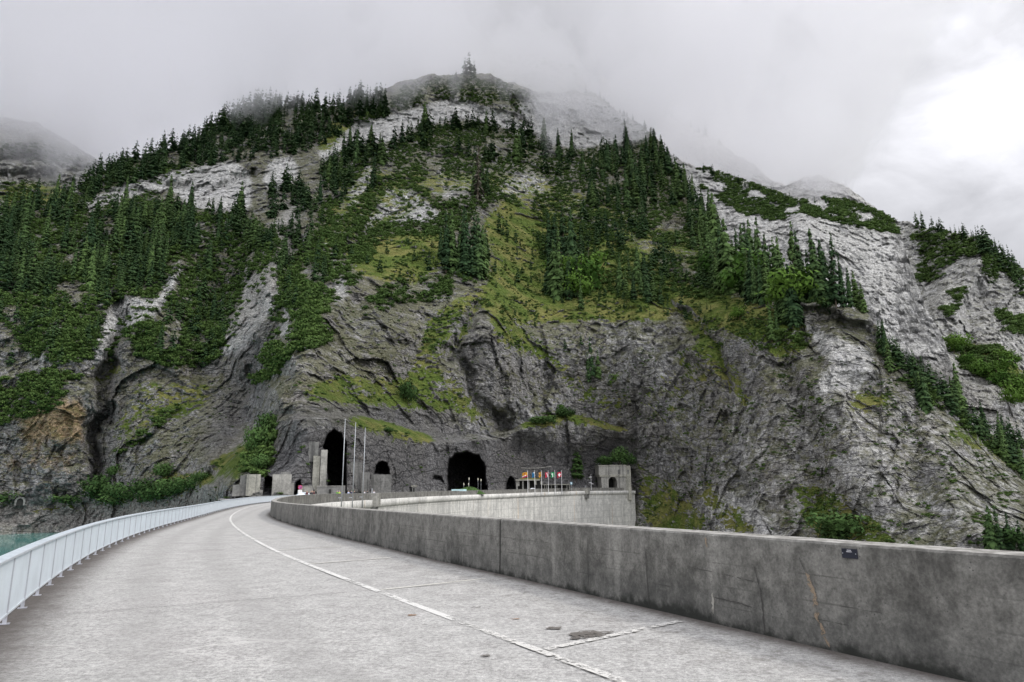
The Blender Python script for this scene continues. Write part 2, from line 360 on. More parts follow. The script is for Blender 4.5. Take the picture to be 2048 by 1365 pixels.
def mat_rock():
    m_, nt, b = nm('alpine_limestone'); t = NT(nt); P = t.coord()
    geo = t.N.new('ShaderNodeNewGeometry'); nz = t.sep(geo.outputs['Normal'])[2]
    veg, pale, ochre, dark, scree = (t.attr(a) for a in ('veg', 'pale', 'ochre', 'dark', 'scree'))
    n1 = t.noise(P, .03, 6, .6, .4); n2 = t.noise(P, .25, 9, .72, .2); n3 = t.noise(P, 1.1, 6, .75)
    dipv = t.mapping(P, (1, 1, 1), (rad(14), rad(-24), 0))
    st = t.noise(t.mapping(P, (.7, .7, .07)), .6, 7, .7)          # upright water streaks
    bed = t.noise(t.mapping(dipv, (.16, .16, 1.9)), .9, 8, .74, 0.)
    crkv = t.N.new('ShaderNodeVectorMath'); crkv.operation = 'MULTIPLY_ADD'; t.L.new(t.noise(P, .35, 5, .65, 0, 'Color'), crkv.inputs[0]); crkv.inputs[1].default_value = (1.6, 1.6, 1.2); t.L.new(dipv, crkv.inputs[2])
    crack = t.m('MULTIPLY', t.ramp(t.vor(t.mapping(crkv.outputs[0], (.10, .10, .26)), 1., 'DISTANCE_TO_EDGE'), .0, .035, 1., 0.), t.ramp(n2, .42, .6))
    crack2 = t.m('MULTIPLY', t.ramp(t.vor(t.mapping(crkv.outputs[0], (.3, .3, .8)), 1., 'DISTANCE_TO_EDGE'), .0, .06, 1., 0.), t.ramp(n1, .4, .6))
    c = t.mix(t.ramp(n2, .33, .67), (.235, .234, .24), (.56, .555, .555))
    blkv = t.mapping(crkv.outputs[0], (.16, .16, .42)); blkc = t.vor(blkv, 1., 'F1', 'Color'); blk2 = t.vor(t.mapping(crkv.outputs[0], (.5, .5, 1.2)), 1., 'F1', 'Color')
    b1 = t.sep(blkc)[0]; b2 = t.sep(blk2)[1]; c = t.mix(1., c, t.ramp(t.m('ADD', t.m('MULTIPLY', b1, .5), t.m('MULTIPLY', b2, .5)), .15, .85, .62, 1.35, False), 'MULTIPLY')
    c = t.mix(t.m('MULTIPLY', t.ramp(n1, .42, .6), .6), c, (.38, .36, .33))
    c = t.mix(t.m('MULTIPLY', t.ramp(st, .5, .66), .65), c, (.13, .13, .135))
    c = t.mix(t.m('MULTIPLY', t.ramp(bed, .54, .66), .5), c, (.54, .525, .51)); c = t.mix(t.m('MULTIPLY', t.ramp(bed, .36, .45, 1., 0.), .45), c, (.12, .12, .115))
    c = t.mix(t.m('MULTIPLY', t.ramp(t.noise(P, .012, 5, .65), .5, .62), .25), c, (.42, .38, .32))
    lw = t.N.new('ShaderNodeVectorMath'); lw.operation = 'MULTIPLY_ADD'; t.L.new(t.noise(P, .05, 4, .6, 0, 'Color'), lw.inputs[0]); lw.inputs[1].default_value = (9, 9, 7); t.L.new(P, lw.inputs[2])
    for rt_, sc_, wd_, am_ in (((rad(10), rad(38), 0), (.018, .018, .17), .03, .75), ((rad(-8), rad(-52), 0), (.03, .03, .30), .035, .55)):
        ln = t.ramp(t.vor(t.mapping(lw.outputs[0], sc_, rt_), 1., 'DISTANCE_TO_EDGE'), .0, wd_, 1., 0.); c = t.mix(t.m('MULTIPLY', t.m('MULTIPLY', ln, t.ramp(n1, .42, .58)), am_), c, (.06, .06, .06)); crack = t.m('MAXIMUM', crack, t.m('MULTIPLY', ln, .7))
    c = t.mix(t.m('MULTIPLY', t.m('ADD', crack, t.m('MULTIPLY', crack2, .5), clamp=True), .7), c, (.045, .045, .045))
    # pale limestone bands
    pm = t.ramp(t.m('ADD', pale, t.m('MULTIPLY', t.m('SUBTRACT', n2, .5), 1.3)), .35, .75)
    pc = t.mix(t.ramp(st, .44, .62), (.93, .92, .90), (.58, .58, .59)); pc = t.mix(t.m('MULTIPLY', t.ramp(bed, .52, .64), .6), pc, (.22, .22, .24)); pc = t.mix(t.m('MULTIPLY', crack, .8), pc, (.14, .14, .15))
    c = t.mix(t.m('MULTIPLY', pm, .92), c, pc)
    oc = t.ramp(t.m('ADD', ochre, t.m('MULTIPLY', t.m('SUBTRACT', n2, .5), 1.6)), .4, .9)
    c = t.mix(t.m('MULTIPLY', oc, .75), c, (.55, .38, .20))
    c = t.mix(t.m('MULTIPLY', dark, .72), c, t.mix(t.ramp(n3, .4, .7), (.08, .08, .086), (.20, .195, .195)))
    c = t.mix(t.m('MULTIPLY', scree, .8), c, t.mix(t.ramp(n3, .35, .65), (.24, .225, .21), (.50, .48, .45)))
    fine = t.ramp(n3, .3, .75, .62, 1.4); c = t.mix(1., c, fine, 'MULTIPLY')
    # brown moss and thin grass on the ledges of the rock, thick grass where it grows
    mo = t.m('ADD', t.m('MULTIPLY', t.ramp(nz, .15, .6), .33), t.m('MULTIPLY', t.m('SUBTRACT', t.noise(t.mapping(dipv, (.7, .7, 1.3)), .15, 9, .78), .5), 2.6))
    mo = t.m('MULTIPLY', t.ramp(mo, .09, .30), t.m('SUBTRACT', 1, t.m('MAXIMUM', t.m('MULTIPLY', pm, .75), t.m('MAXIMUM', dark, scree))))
    c = t.mix(t.m('MULTIPLY', mo, .6), c, t.mix(t.ramp(n3, .35, .65), (.075, .10, .022), (.20, .19, .065)))
    g = t.m('ADD', t.m('ADD', veg, t.m('MULTIPLY', t.m('SUBTRACT', t.noise(P, .16, 8, .76), .5), 2.4)), t.m('MULTIPLY', t.m('SUBTRACT', nz, .4), .9))
    g = t.m('MULTIPLY', t.ramp(g, .42, .70), t.ramp(veg, .08, .3))
    gc = t.mix(t.ramp(n3, .35, .7), (.08, .135, .026), (.205, .25, .052)); gc = t.mix(t.ramp(t.noise(P, .05, 4, .6), .42, .62), gc, (.27, .265, .085)); gc = t.mix(t.m('MULTIPLY', t.ramp(n2, .45, .65), .45), gc, (.07, .14, .022))
    c = t.mix(g, c, gc)
    t.L.new(c, b.inputs['Base Color']); b.inputs['Roughness'].default_value = .95; b.inputs['Specular IOR Level'].default_value = .15
    v1 = t.vor(t.mapping(P, (1, 1, .55), (rad(20), rad(25), 0)), .55, 'DISTANCE_TO_EDGE'); v1 = t.ramp(v1, 0, .09)
    h = t.m('ADD', t.m('MULTIPLY', n2, 1.5), t.m('ADD', t.m('MULTIPLY', n3, .9), t.m('MULTIPLY', v1, .12)))
    h = t.m('ADD', h, t.m('ADD', t.m('MULTIPLY', b1, .55), t.m('MULTIPLY', b2, .3)))
    h = t.m('ADD', h, t.m('SUBTRACT', t.m('MULTIPLY', bed, .35), t.m('ADD', t.m('MULTIPLY', crack, .7), t.m('MULTIPLY', crack2, .25))))
    t.L.new(t.bump(h, 1., 1.9), b.inputs['Normal'])
    return m_
def mat_concrete(name, lo, hi, stain=.5, zs=.15, scale=1., stain_col=(.06, .058, .055), lift=0., base_moss=False, fine=26.):
    m_, nt, b = nm(name); t = NT(nt); P = t.coord(); X = t.sep(P)
    n1 = t.noise(P, .7 * scale, 6, .6); n2 = t.noise(P, 5. * scale, 6, .65); n3 = t.noise(P, fine * scale, 4, .7)
    st = t.noise(t.mapping(P, (1.4, 1.4, zs)), 1.6 * scale, 6, .6)
    c = t.mix(t.ramp(t.m('ADD', t.m('MULTIPLY', n1, .5), t.m('MULTIPLY', n2, .5)), .36, .64), lo, hi)
    c = t.mix(t.m('MULTIPLY', t.ramp(st, .48, .66), stain), c, stain_col)
    c = t.mix(t.m('MULTIPLY', t.ramp(t.noise(t.mapping(P, (1.2, 1.2, .1), loc=(7, 3, 1)), 2.2 * scale, 5, .6), .56, .7), .35), c, tuple(min(1, k * 1.5) for k in hi))
    c = t.mix(1., c, t.ramp(n3, .25, .75, .72, 1.28), 'MULTIPLY')
    h = t.m('ADD', t.m('MULTIPLY', n3, .5), n2)
    if base_moss:
        v = t.vor(P, 16, 'F1'); pit = t.ramp(v, .05, .2); c = t.mix(t.m('MULTIPLY', t.m('MULTIPLY', t.m('SUBTRACT', 1, pit), t.ramp(n2, .45, .6)), .8), c, (.04, .04, .04))
        for zl, ww in ((.24, .012), (.50, .016), (.80, .012)):
            ln = t.m('ABSOLUTE', t.m('SUBTRACT', X[2], t.m('ADD', zl, t.m('MULTIPLY', t.m('SUBTRACT', n1, .5), .03)))); c = t.mix(t.m('MULTIPLY', t.ramp(ln, ww * .3, ww, 1., 0.), t.ramp(n1, .45, .62, 0., .55)), c, (.07, .068, .062))
        dr = t.noise(t.mapping(P, (2.6, 2.6, .9), loc=(2, 5, 0)), 2., 6, .7); c = t.mix(t.m('MULTIPLY', t.ramp(dr, .58, .72), .28), c, (.36, .35, .32))
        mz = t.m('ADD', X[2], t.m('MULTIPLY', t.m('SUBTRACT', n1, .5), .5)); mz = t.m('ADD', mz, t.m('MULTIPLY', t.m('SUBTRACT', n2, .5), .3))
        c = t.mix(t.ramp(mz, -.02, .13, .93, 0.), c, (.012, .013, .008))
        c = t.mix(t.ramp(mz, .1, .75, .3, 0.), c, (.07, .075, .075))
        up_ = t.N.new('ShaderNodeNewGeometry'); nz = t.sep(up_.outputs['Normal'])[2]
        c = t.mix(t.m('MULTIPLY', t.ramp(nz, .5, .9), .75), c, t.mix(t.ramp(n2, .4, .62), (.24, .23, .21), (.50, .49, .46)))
    t.L.new(c, b.inputs['Base Color']); b.inputs['Roughness'].default_value = .9; b.inputs['Specular IOR Level'].default_value = .25
    t.L.new(t.bump(h, .45, .02 / scale if scale > .5 else .1), b.inputs['Normal'])
    return m_
def mat_dam():
    m_, nt, b = nm('pale_dam_concrete'); t = NT(nt); P = t.coord(); uv = t.coord('UV'); U = t.sep(uv)
    n1 = t.noise(P, .08, 5, .6); n2 = t.noise(P, .6, 6, .65); n3 = t.noise(P, 3.2, 4, .7)
    st = t.noise(t.mapping(P, (.9, .9, .045)), 1.1, 6, .65); st2 = t.noise(t.mapping(P, (.3, .3, .03), loc=(3, 9, 0)), 1.1, 5, .6)
    c = t.mix(t.ramp(t.m('ADD', t.m('MULTIPLY', n1, .5), t.m('MULTIPLY', n2, .5)), .4, .6), (.46, .455, .43), (.66, .65, .61))
    c = t.mix(t.m('MULTIPLY', t.ramp(st, .5, .7), .6), c, (.24, .24, .23)); c = t.mix(t.m('MULTIPLY', t.ramp(st2, .52, .68), .5), c, (.30, .30, .285))
    rust = t.ramp(t.noise(t.mapping(P, (1, 1, .02), loc=(13, 2, 0)), .5, 4, .6), .63, .68); c = t.mix(t.m('MULTIPLY', rust, .45), c, (.55, .38, .20))
    white = t.ramp(t.noise(t.mapping(P, (.8, .8, .5), loc=(1, 2, 5)), .5, 5, .7), .64, .7); c = t.mix(t.m('MULTIPLY', white, .6), c, (.68, .66, .6))
    # block joints: vertical every 18 m, lift lines every 3 m
    for comp, per, wd, k in ((0, 18., .006, .75), (1, 3., .02, .5)):
        f = t.m('FRACT', t.m('DIVIDE', U[comp], per)); e = t.m('MINIMUM', f, t.m('SUBTRACT', 1, f))
        c = t.mix(t.m('MULTIPLY', t.ramp(e, wd * .4, wd, 1., 0.), k), c, (.06, .06, .055))
    c = t.mix(1., c, t.ramp(n3, .3, .7, .8, 1.2), 'MULTIPLY')
    t.L.new(c, b.inputs['Base Color']); b.inputs['Roughness'].default_value = .9
    return m_
def mat_road():
    m_, nt, b = nm('weathered_road_concrete'); t = NT(nt); P = t.coord()
    big = t.noise(P, .28, 5, .6, .3); mid = t.noise(P, 2.2, 8, .72, .3); n3 = t.noise(P, 14, 5, .75); n4 = t.noise(P, 60, 3, .8)
    c = t.mix(t.ramp(mid, .35, .66), (.355, .35, .338), (.46, .455, .44))
    c = t.mix(t.m('MULTIPLY', t.ramp(big, .48, .68), .35), c, (.40, .385, .375))
    c = t.mix(t.m('MULTIPLY', t.ramp(t.noise(P, .9, 6, .7, 1.), .60, .7), .6), c, (.50, .49, .48))
    c = t.mix(1., c, t.ramp(n3, .3, .72, .66, 1.3), 'MULTIPLY'); c = t.mix(1., c, t.ramp(n4, .3, .7, .72, 1.28), 'MULTIPLY')
    v = t.vor(t.noise(P, .8, 3, .5, 0, 'Color'), .9, 'DISTANCE_TO_EDGE')
    crk = t.N.new('ShaderNodeTexVoronoi'); crk.feature = 'DISTANCE_TO_EDGE'; crk.inputs['Scale'].default_value = .16
    wob = t.N.new('ShaderNodeVectorMath'); wob.operation = 'MULTIPLY_ADD'; t.L.new(t.noise(P, 1.2, 5, .6, 0, 'Color'), wob.inputs[0]); wob.inputs[1].default_value = (1.6, 1.6, 0); t.L.new(P, wob.inputs[2])
    t.L.new(wob.outputs[0], crk.inputs['Vector'])
    c = t.mix(t.m('MULTIPLY', t.ramp(crk.outputs['Distance'], .001, .004, 1., 0.), .6), c, (.55, .54, .52))
    rd = t.attr('lane'); 
    for c0 in (1.75, 3.35):
        w_ = t.m('ABSOLUTE', t.m('SUBTRACT', rd, c0)); c = t.mix(t.m('MULTIPLY', t.ramp(w_, .1, .55, 1., 0.), .35), c, (.29, .285, .275))
    gr_ = t.m('MULTIPLY', t.ramp(rd, 6., 8.1), t.ramp(t.noise(P, 3.3, 7, .78), .5, .62)); c = t.mix(t.m('MULTIPLY', gr_, .6), c, (.17, .16, .145))
    pt_ = t.ramp(t.noise(P, .55, 4, .6, .5), .60, .63); c = t.mix(t.m('MULTIPLY', pt_, .3), c, (.25, .243, .235))
    # dirt along the railing kerb and along the foot of the wall
    e = t.attr('edge'); en = t.m('ADD', e, t.m('MULTIPLY', t.m('SUBTRACT', mid, .5), .9))
    c = t.mix(t.ramp(en, .35, 1.0, 0., .85), c, (.075, .062, .055))
    sp = t.vor(P, 3.5, 'F1'); c = t.mix(t.m('MULTIPLY', t.ramp(sp, .03, .06, 1., 0.), .5), c, (.1, .095, .09))
    t.L.new(c, b.inputs['Base Color']); b.inputs['Roughness'].default_value = .92; b.inputs['Specular IOR Level'].default_value = .2
    t.L.new(t.bump(t.m('ADD', n3, t.m('MULTIPLY', n4, .6)), .6, .012), b.inputs['Normal'])
    return m_
def mat_paint(name='worn_white_paint', cov=.5, col=(.72, .71, .68)):
    m_, nt, b = nm(name); t = NT(nt); P = t.coord()
    n = t.noise(P, 11, 6, .75, .4); n2 = t.noise(P, 1.1, 4, .6); nf = t.noise(P, 60, 3, .8)
    wv = t.m('ADD', t.m('ADD', n, t.m('MULTIPLY', t.m('SUBTRACT', n2, .5), .7)), t.m('MULTIPLY', t.m('SUBTRACT', nf, .5), .25))
    cov_ = t.ramp(wv, cov - .03, cov + .04)
    c = t.mix(1., col, t.ramp(nf, .3, .7, .8, 1.12), 'MULTIPLY')
    t.L.new(c, b.inputs['Base Color']); b.inputs['Roughness'].default_value = .8
    t.L.new(cov_, b.inputs['Alpha'])
    return m_
def mat_plain(name, col, rough=.6, metal=0., var=.25, scale=3., spec=.5):
    m_, nt, b = nm(name); t = NT(nt); P = t.coord(); n = t.noise(P, scale, 5, .6)
    c = t.mix(1., col, t.ramp(n, .3, .7, 1 - var, 1 + var), 'MULTIPLY')
    t.L.new(c, b.inputs['Base Color']); b.inputs['Roughness'].default_value = rough; b.inputs['Metallic'].default_value = metal; b.inputs['Specular IOR Level'].default_value = spec
    return m_
def mat_leaf(name, lo, hi, alt=None):
    m_, nt, b = nm(name); t = NT(nt); P = t.coord('Object'); G = t.N.new('ShaderNodeNewGeometry').outputs['Position']
    tint = t.attr('tint'); rnd = t.N.new('ShaderNodeObjectInfo').outputs['Random']
    big = t.noise(G, .02, 3, .5)
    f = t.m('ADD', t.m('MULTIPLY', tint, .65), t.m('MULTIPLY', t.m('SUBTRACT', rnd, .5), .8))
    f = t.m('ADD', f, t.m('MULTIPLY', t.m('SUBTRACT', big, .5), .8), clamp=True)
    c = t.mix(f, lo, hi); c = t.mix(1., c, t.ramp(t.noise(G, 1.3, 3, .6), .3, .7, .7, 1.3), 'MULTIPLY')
    t.L.new(c, b.inputs['Base Color']); b.inputs['Roughness'].default_value = .9; b.inputs['Specular IOR Level'].default_value = .1
    return m_
def mat_water():
    m_, nt, b = nm('turquoise_reservoir_water'); t = NT(nt); P = t.coord()
    n = t.noise(t.mapping(P, (1, 1, 1)), .25, 5, .6); c = t.mix(t.ramp(t.noise(P, .02, 3), .4, .6), (.07, .25, .225), (.10, .31, .275))
    t.L.new(c, b.inputs['Base Color']); b.inputs['Roughness'].default_value = .06; b.inputs['IOR'].default_value = 1.33
    t.L.new(t.bump(n, .12, .05), b.inputs['Normal']); return m_

M = {}
M['rock'] = mat_rock()
M['wall'] = mat_concrete('dark_parapet_concrete', (.095, .093, .085), (.24, .235, .217), .3, .8, 1., (.05, .048, .045), base_moss=True)
M['dam'] = mat_dam()
M['conc'] = mat_concrete('old_concrete', (.19, .186, .17), (.36, .352, .32), .6, .08, .35, (.08, .08, .078))
M['conc_dark'] = mat_concrete('stained_concrete', (.11, .11, .104), (.22, .217, .205), .75, .06, .35, (.045, .045, .045))
M['conc_pale'] = mat_concrete('pale_streaked_concrete', (.20, .197, .17), (.37, .36, .31), .75, .06, .35, (.12, .12, .11))
M['road'] = mat_road()
M['paint'] = mat_paint('worn_white_paint', .42, (.66,.655,.63)); M['paint_thin'] = mat_paint('thin_worn_paint', .42, (.58, .57, .52)); M['paint_bad'] = mat_paint('badly_worn_paint', .47, (.62,.61,.58))
M['rail'] = mat_plain('painted_aluminium', (.62, .67, .71), .45, .0, .06, 2.)
M['rail_cap'] = mat_plain('brushed_aluminium_rail', (.58, .64, .69), .4, .1, .08, 3.)
M['rail_post'] = mat_plain('grey_steel_post', (.42, .43, .47), .5, .1, .1)
M['galv'] = mat_plain('galvanised_steel', (.42, .44, .46), .45, .4, .1)
M['dark'] = mat_plain('sealant_and_shade_black', (.018, .018, .016), .9)  # joint sealant and tyres; also black standing in for shade in openings
M['water'] = mat_water()
M['bark'] = mat_plain('conifer_bark', (.10, .075, .055), .95, 0, .4, 4.)
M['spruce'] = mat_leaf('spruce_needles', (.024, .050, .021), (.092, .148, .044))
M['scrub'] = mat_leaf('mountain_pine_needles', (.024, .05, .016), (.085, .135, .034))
M['broad'] = mat_leaf('broadleaf_leaves', (.035, .08, .015), (.11, .19, .032))
M['bushy'] = mat_leaf('shore_bush_leaves', (.03, .06, .018), (.085, .15, .045))

# ------------------------------------------------------------------ terrain sheets
RCK = {}
def rbf(pts, X, Y):
    P = np.array(pts, float); c = P[:, :2] / 300.; v = np.log(P[:, 2])
    def k(r): return np.where(r > 1e-9, r * r * np.log(r + 1e-12), 0)
    n = len(P); K = k(np.hypot(c[:, None, 0] - c[None, :, 0], c[:, None, 1] - c[None, :, 1])) + np.eye(n) * 2e-3
    Q = np.c_[np.ones(n), c]; A = np.block([[K, Q], [Q.T, np.zeros((3, 3))]])
    s = np.linalg.solve(A, np.r_[v, 0, 0, 0]); x = X / 300.; y = Y / 300.; out = s[n] + s[n + 1] * x + s[n + 2] * y
    for i in range(n): out = out + s[i] * k(np.hypot(x - c[i, 0], y - c[i, 1]))
    return np.exp(out)
class Sheet:
    """a piece of mountain: seen outline and distances give its points, then rock relief is added in depth"""
    def __init__(s, name, x0, x1, crest, base, pts, step=2.0, structs=(), caves=(), amp=1., jag=3., rows=None, pale=None, horiz=1., ledge=None, seed=0, back=(40, 160), mat=None):
        nx = int((x1 - x0) / step) + 1; px = np.linspace(x0, x1, nx)
        cx, cy = zip(*crest); bx, by = zip(*base)
        cr = np.interp(px, cx, cy); ba = np.interp(px, bx, by)
        q = np.c_[px / 34., np.full(nx, seed * 3.1), np.zeros(nx)]; cr = cr + jag * (fbm(q, 5, 50 + seed, .6)) * 2
        ny = rows or int((ba - cr).max() / step) + 1
        t = np.linspace(0, 1, ny)[:, None]
        X = np.broadcast_to(px, (ny, nx)).copy(); Y = ba + (cr - ba) * t
        # distance on a coarse lattice, then bilinear
        g = 12; gx = np.arange(x0 - g, x1 + 2 * g, g); gy = np.arange(cr.min() - 2 * g, ba.max() + 2 * g, g)
        DX, DY = np.meshgrid(gx, gy); D0 = rbf(pts, DX, DY)
        i = ((X - gx[0]) / g); j = ((Y - gy[0]) / g); i0 = np.clip(i.astype(int), 0, len(gx) - 2); j0 = np.clip(j.astype(int), 0, len(gy) - 2); fx = i - i0; fy = j - j0
        D = (D0[j0, i0] * (1 - fx) + D0[j0, i0 + 1] * fx) * (1 - fy) + (D0[j0 + 1, i0] * (1 - fx) + D0[j0 + 1, i0 + 1] * fx) * fy
        wx = X + 26 * fbm(np.c_[X.ravel() / 90, Y.ravel() / 90, np.zeros(X.size)], 4, 9 + seed).reshape(X.shape)
        wy = Y + 20 * fbm(np.c_[X.ravel() / 90, Y.ravel() / 90, np.full(X.size, 7.7)], 4, 19 + seed).reshape(X.shape)
        for line, wd, dep in structs:
            D = D + dep * np.exp(-(polydist(line, wx, wy) / wd) ** 2)
        if ledge is not None:
            lx, ly = zip(*ledge[0]); yl = np.interp(wx * .3 + X * .7, lx, ly); inx = sstep(lx[0] - 15, lx[0] + 25, X) * (1 - sstep(lx[-1] - 25, lx[-1] + 15, X))
            D = D + ledge[1] * sstep(2, -14, Y - yl) * inx
        P = at(X, Y, D); P = np.stack([p.ravel() for p in P], 1)
        grass = sm(GRASS, X, Y).ravel(); soft = 1 - .55 * np.clip(grass + sm(SCREE, X, Y).ravel() * .7, 0, 1)
        # --- rock relief
        a = amp * (D.ravel() / 380.) ** .5
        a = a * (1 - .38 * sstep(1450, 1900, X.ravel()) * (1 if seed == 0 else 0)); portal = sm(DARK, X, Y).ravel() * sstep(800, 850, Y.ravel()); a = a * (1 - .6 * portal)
        r = -2.5 * ridged(P / 62. * [1, 1, .8], 1, 3 + seed) + 4 * fbm(P / 95., 1, 5 + seed)
        warp = fbm(P / 70., 3, 71 + seed)
        slope = .72 + .28 * sstep(1150, 1500, X.ravel()) - .2 * sstep(520, 300, Y.ravel())
        nrm = np.stack([-.45 - .3 * slope, .25 + 0 * slope, .85 - .3 * slope], 1)
        w3 = .35 * np.stack([fbm(P / 6., 3, 301, .6), fbm(P / 6., 3, 311, .6), fbm(P / 6., 3, 321, .6)], 1); Pw = P + w3
        flute = ridged(Pw / np.array([13, 13, 60]), 2, 31 + seed, .55); r = r - 1.1 * flute * soft
        # beds: shear the lattice of blocks so that they follow the dip
        Pd = np.stack([Pw[:, 0] + .3 * Pw[:, 2], Pw[:, 1], (Pw * nrm).sum(1) + 4 * warp], 1)
        r = r + (4.6 * facet(Pd, (30, 30, 34), 3, 1.5) + 3. * facet(Pw, (13, 13, 19), 5, 1.5) + 2.1 * facet(Pd, (8, 8, 5.5), 7, 1.5) + 1.5 * facet(Pw, (3.4, 3.4, 4.4), 9, 1.4) + .85 * facet(Pd, (2, 2, 1.4), 11, 1.2)) * (.3 + .7 * soft)
        coord_ = Pd[:, 2]
        for th, am in ((15., .5), (5.3, .35)):
            s_ = coord_ / th; fr = s_ - np.floor(s_); keep = sstep(-.1, .3, fbm(P / (th * 4), 2, 90 + int(th)))
            r = r + am * (sstep(0, .8, fr) - sstep(.86, 1., fr) - .5) * keep * soft
        r = r + .55 * fbm(P / 2.2, 3, 45 + seed, .65)
        r = r + 9 * portal / np.maximum(a, .2)
        D = D + (r * a).reshape(D.shape)
        cv = np.zeros(D.shape)
        for poly, dep, edge in caves:
            jx = X + 2.2 * fbm(P / 2.5, 2, 8).reshape(X.shape); jy = Y + 2.2 * fbm(P / 2.5, 2, 18).reshape(X.shape)
            ins = inpoly(poly, jx, jy); dd = polydist(list(poly) + [poly[0]], jx, jy)
            cdep = dep * (ins * sstep(-.5, edge, dd)); D = D + cdep; cv = np.maximum(cv, ins * 1.0)
        s.X, s.Y, s.D, s.px, s.cr, s.ba, s.ny = X, Y, D, px, cr, ba, ny
        P = np.stack(at(X, Y, D), -1)
        s.P = P
        # far side of the ridge, out of sight from here
        ext = []
        top = P[-1]; hd = top[:, :2] / np.linalg.norm(top[:, :2], axis=1)[:, None]
        for kx in range(1, 7):
            e = top.copy(); f_ = kx / 6.; e[:, :2] += hd * back[0] * 4 * f_; e[:, 2] -= back[1] * f_ ** 1.5; e[:, 2] += 2 * np.sin(np.arange(len(px)) * .21 + kx); ext.append(e)
        # foot of the slope going on down below what is seen from here
        low = []; bt = P[0]; hb = bt[:, :2] / np.linalg.norm(bt[:, :2], axis=1)[:, None]; mv = 55 * (1 - sstep(380, 450, px) * (1 - sstep(1300, 1420, px)))
        for kx in range(8, 0, -1):
            f_ = kx / 8.; e = bt.copy(); e[:, :2] -= hb * (mv * f_ + (0 if kx == 8 else 1) * 2.5 * fbm(np.c_[px / 22., np.full(nx, kx * 1.7), np.zeros(nx)], 4, 33) * (mv > 5))[:, None]; e[:, 2] = bt[:, 2] + (-135 - bt[:, 2]) * f_; low.append(e)
        nlow = len(low); P_ = np.concatenate([np.array(low), P], 0)
        PA = np.concatenate([P_, np.array(ext)], 0); nyA = PA.shape[0]
        idx = np.arange(nyA * nx).reshape(nyA, nx)
        Fq = np.stack([idx[:-1, :-1], idx[:-1, 1:], idx[1:, 1:], idx[1:, :-1]], -1).reshape(-1, 4)
        def ex(A): return np.concatenate([np.repeat(A[:1], nlow, 0), A, np.repeat(A[-1:], 6, 0)], 0).ravel()
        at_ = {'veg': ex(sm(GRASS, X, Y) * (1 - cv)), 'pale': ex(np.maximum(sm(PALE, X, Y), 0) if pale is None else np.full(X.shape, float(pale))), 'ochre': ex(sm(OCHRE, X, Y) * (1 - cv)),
               'dark': ex(np.clip(sm(DARK, X, Y) * (1 if pale is None else 0) + cv, 0, 1.3)), 'scree': ex(sm(SCREE, X, Y) * (1 - cv))}  # cave insides are also painted dark in place of their shade
        if pale is not None: at_['ochre'] = ex(.30 * sstep(.0, .5, fbm(P.reshape(-1, 3) / 40., 3, 5)).reshape(X.shape))
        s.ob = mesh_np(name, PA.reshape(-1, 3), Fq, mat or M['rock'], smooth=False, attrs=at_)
        tag(s.ob, kind='structure')
    def pos(s, px, py):
        i = int(np.clip(round((px - s.px[0]) / (s.px[1] - s.px[0])), 0, len(s.px) - 1))
        t = (py - s.ba[i]) / (s.cr[i] - s.ba[i]); j = int(np.clip(round(t * (s.ny - 1)), 0, s.ny - 1))
        return s.P[j, i]
    def has(s, px, py):
        if px < s.px[0] or px > s.px[-1]: return False
        c = np.interp(px, s.px, s.cr); b = np.interp(px, s.px, s.ba); return c - 1 <= py <= b

main_pts = [
 (-200,1050,360),(0,1050,358),(170,1050,352),(300,1040,300),(420,1010,240),
 (-200,1000,372),(0,1000,368),(0,850,382),(0,700,405),(0,560,465),(0,440,590),(-200,850,385),(-200,600,460),(-200,420,600),
 (200,990,350),(200,800,368),(200,650,398),(200,500,485),(200,420,545),(200,330,650),
 (330,980,300),(400,940,275),(330,850,345),(330,650,385),(370,540,440),(350,380,560),
 (460,985,180),(440,900,262),(500,860,270),(500,760,318),(500,600,388),(450,450,480),(450,330,600),(480,220,730),
 (540,960,172),(600,1000,168),(600,900,172),(600,850,176),(560,820,215),(560,700,262),(560,600,320),(560,480,420),
 (640,900,178),(700,960,188),(700,860,195),(700,790,225),(700,690,255),(700,560,320),(740,480,400),(700,400,480),(700,300,590),(700,200,710),
 (760,950,200),(850,960,240),(850,880,246),(850,790,270),(850,650,300),(850,560,350),(850,450,430),(850,350,540),(850,270,650),(850,180,770),
 (935,1000,272),(935,890,276),(960,800,296),(985,660,315),(960,560,365),(950,480,420),(950,400,505),(950,330,590),(950,250,690),(930,150,800),
 (1056,1000,322),(1056,880,330),(1056,800,338),(1056,700,345),(1056,620,375),(1056,540,440),(1056,450,520),(1056,350,620),(1056,250,740),(1056,180,800),
 (1168,1000,358),(1168,880,364),(1168,780,362),(1168,680,368),(1168,620,390),(1168,540,450),(1168,450,530),(1168,350,640),(1168,250,780),
 (1262,1050,378),(1262,900,382),(1262,800,374),(1262,680,380),(1262,600,415),(1262,520,480),(1262,420,580),(1262,300,760),
 (1330,350,690),(1400,430,600),(1400,520,480),(1400,600,400),(1400,700,362),(1400,850,348),(1400,1000,335),(1400,1100,322),(1400,1200,300),
 (1500,540,440),(1500,620,352),(1500,750,328),(1500,900,310),(1500,1060,294),(1500,1200,270),
 (1600,600,345),(1700,615,338),(1750,645,338),(1600,700,318),(1700,720,312),(1700,900,286),(1700,1080,262),(1700,1200,240),
 (1850,770,325),(1850,900,288),(1850,1090,246),(1850,1200,225),(2048,950,325),(2048,1090,240),(2048,1200,215),(2250,1080,330),(2250,1200,210)]
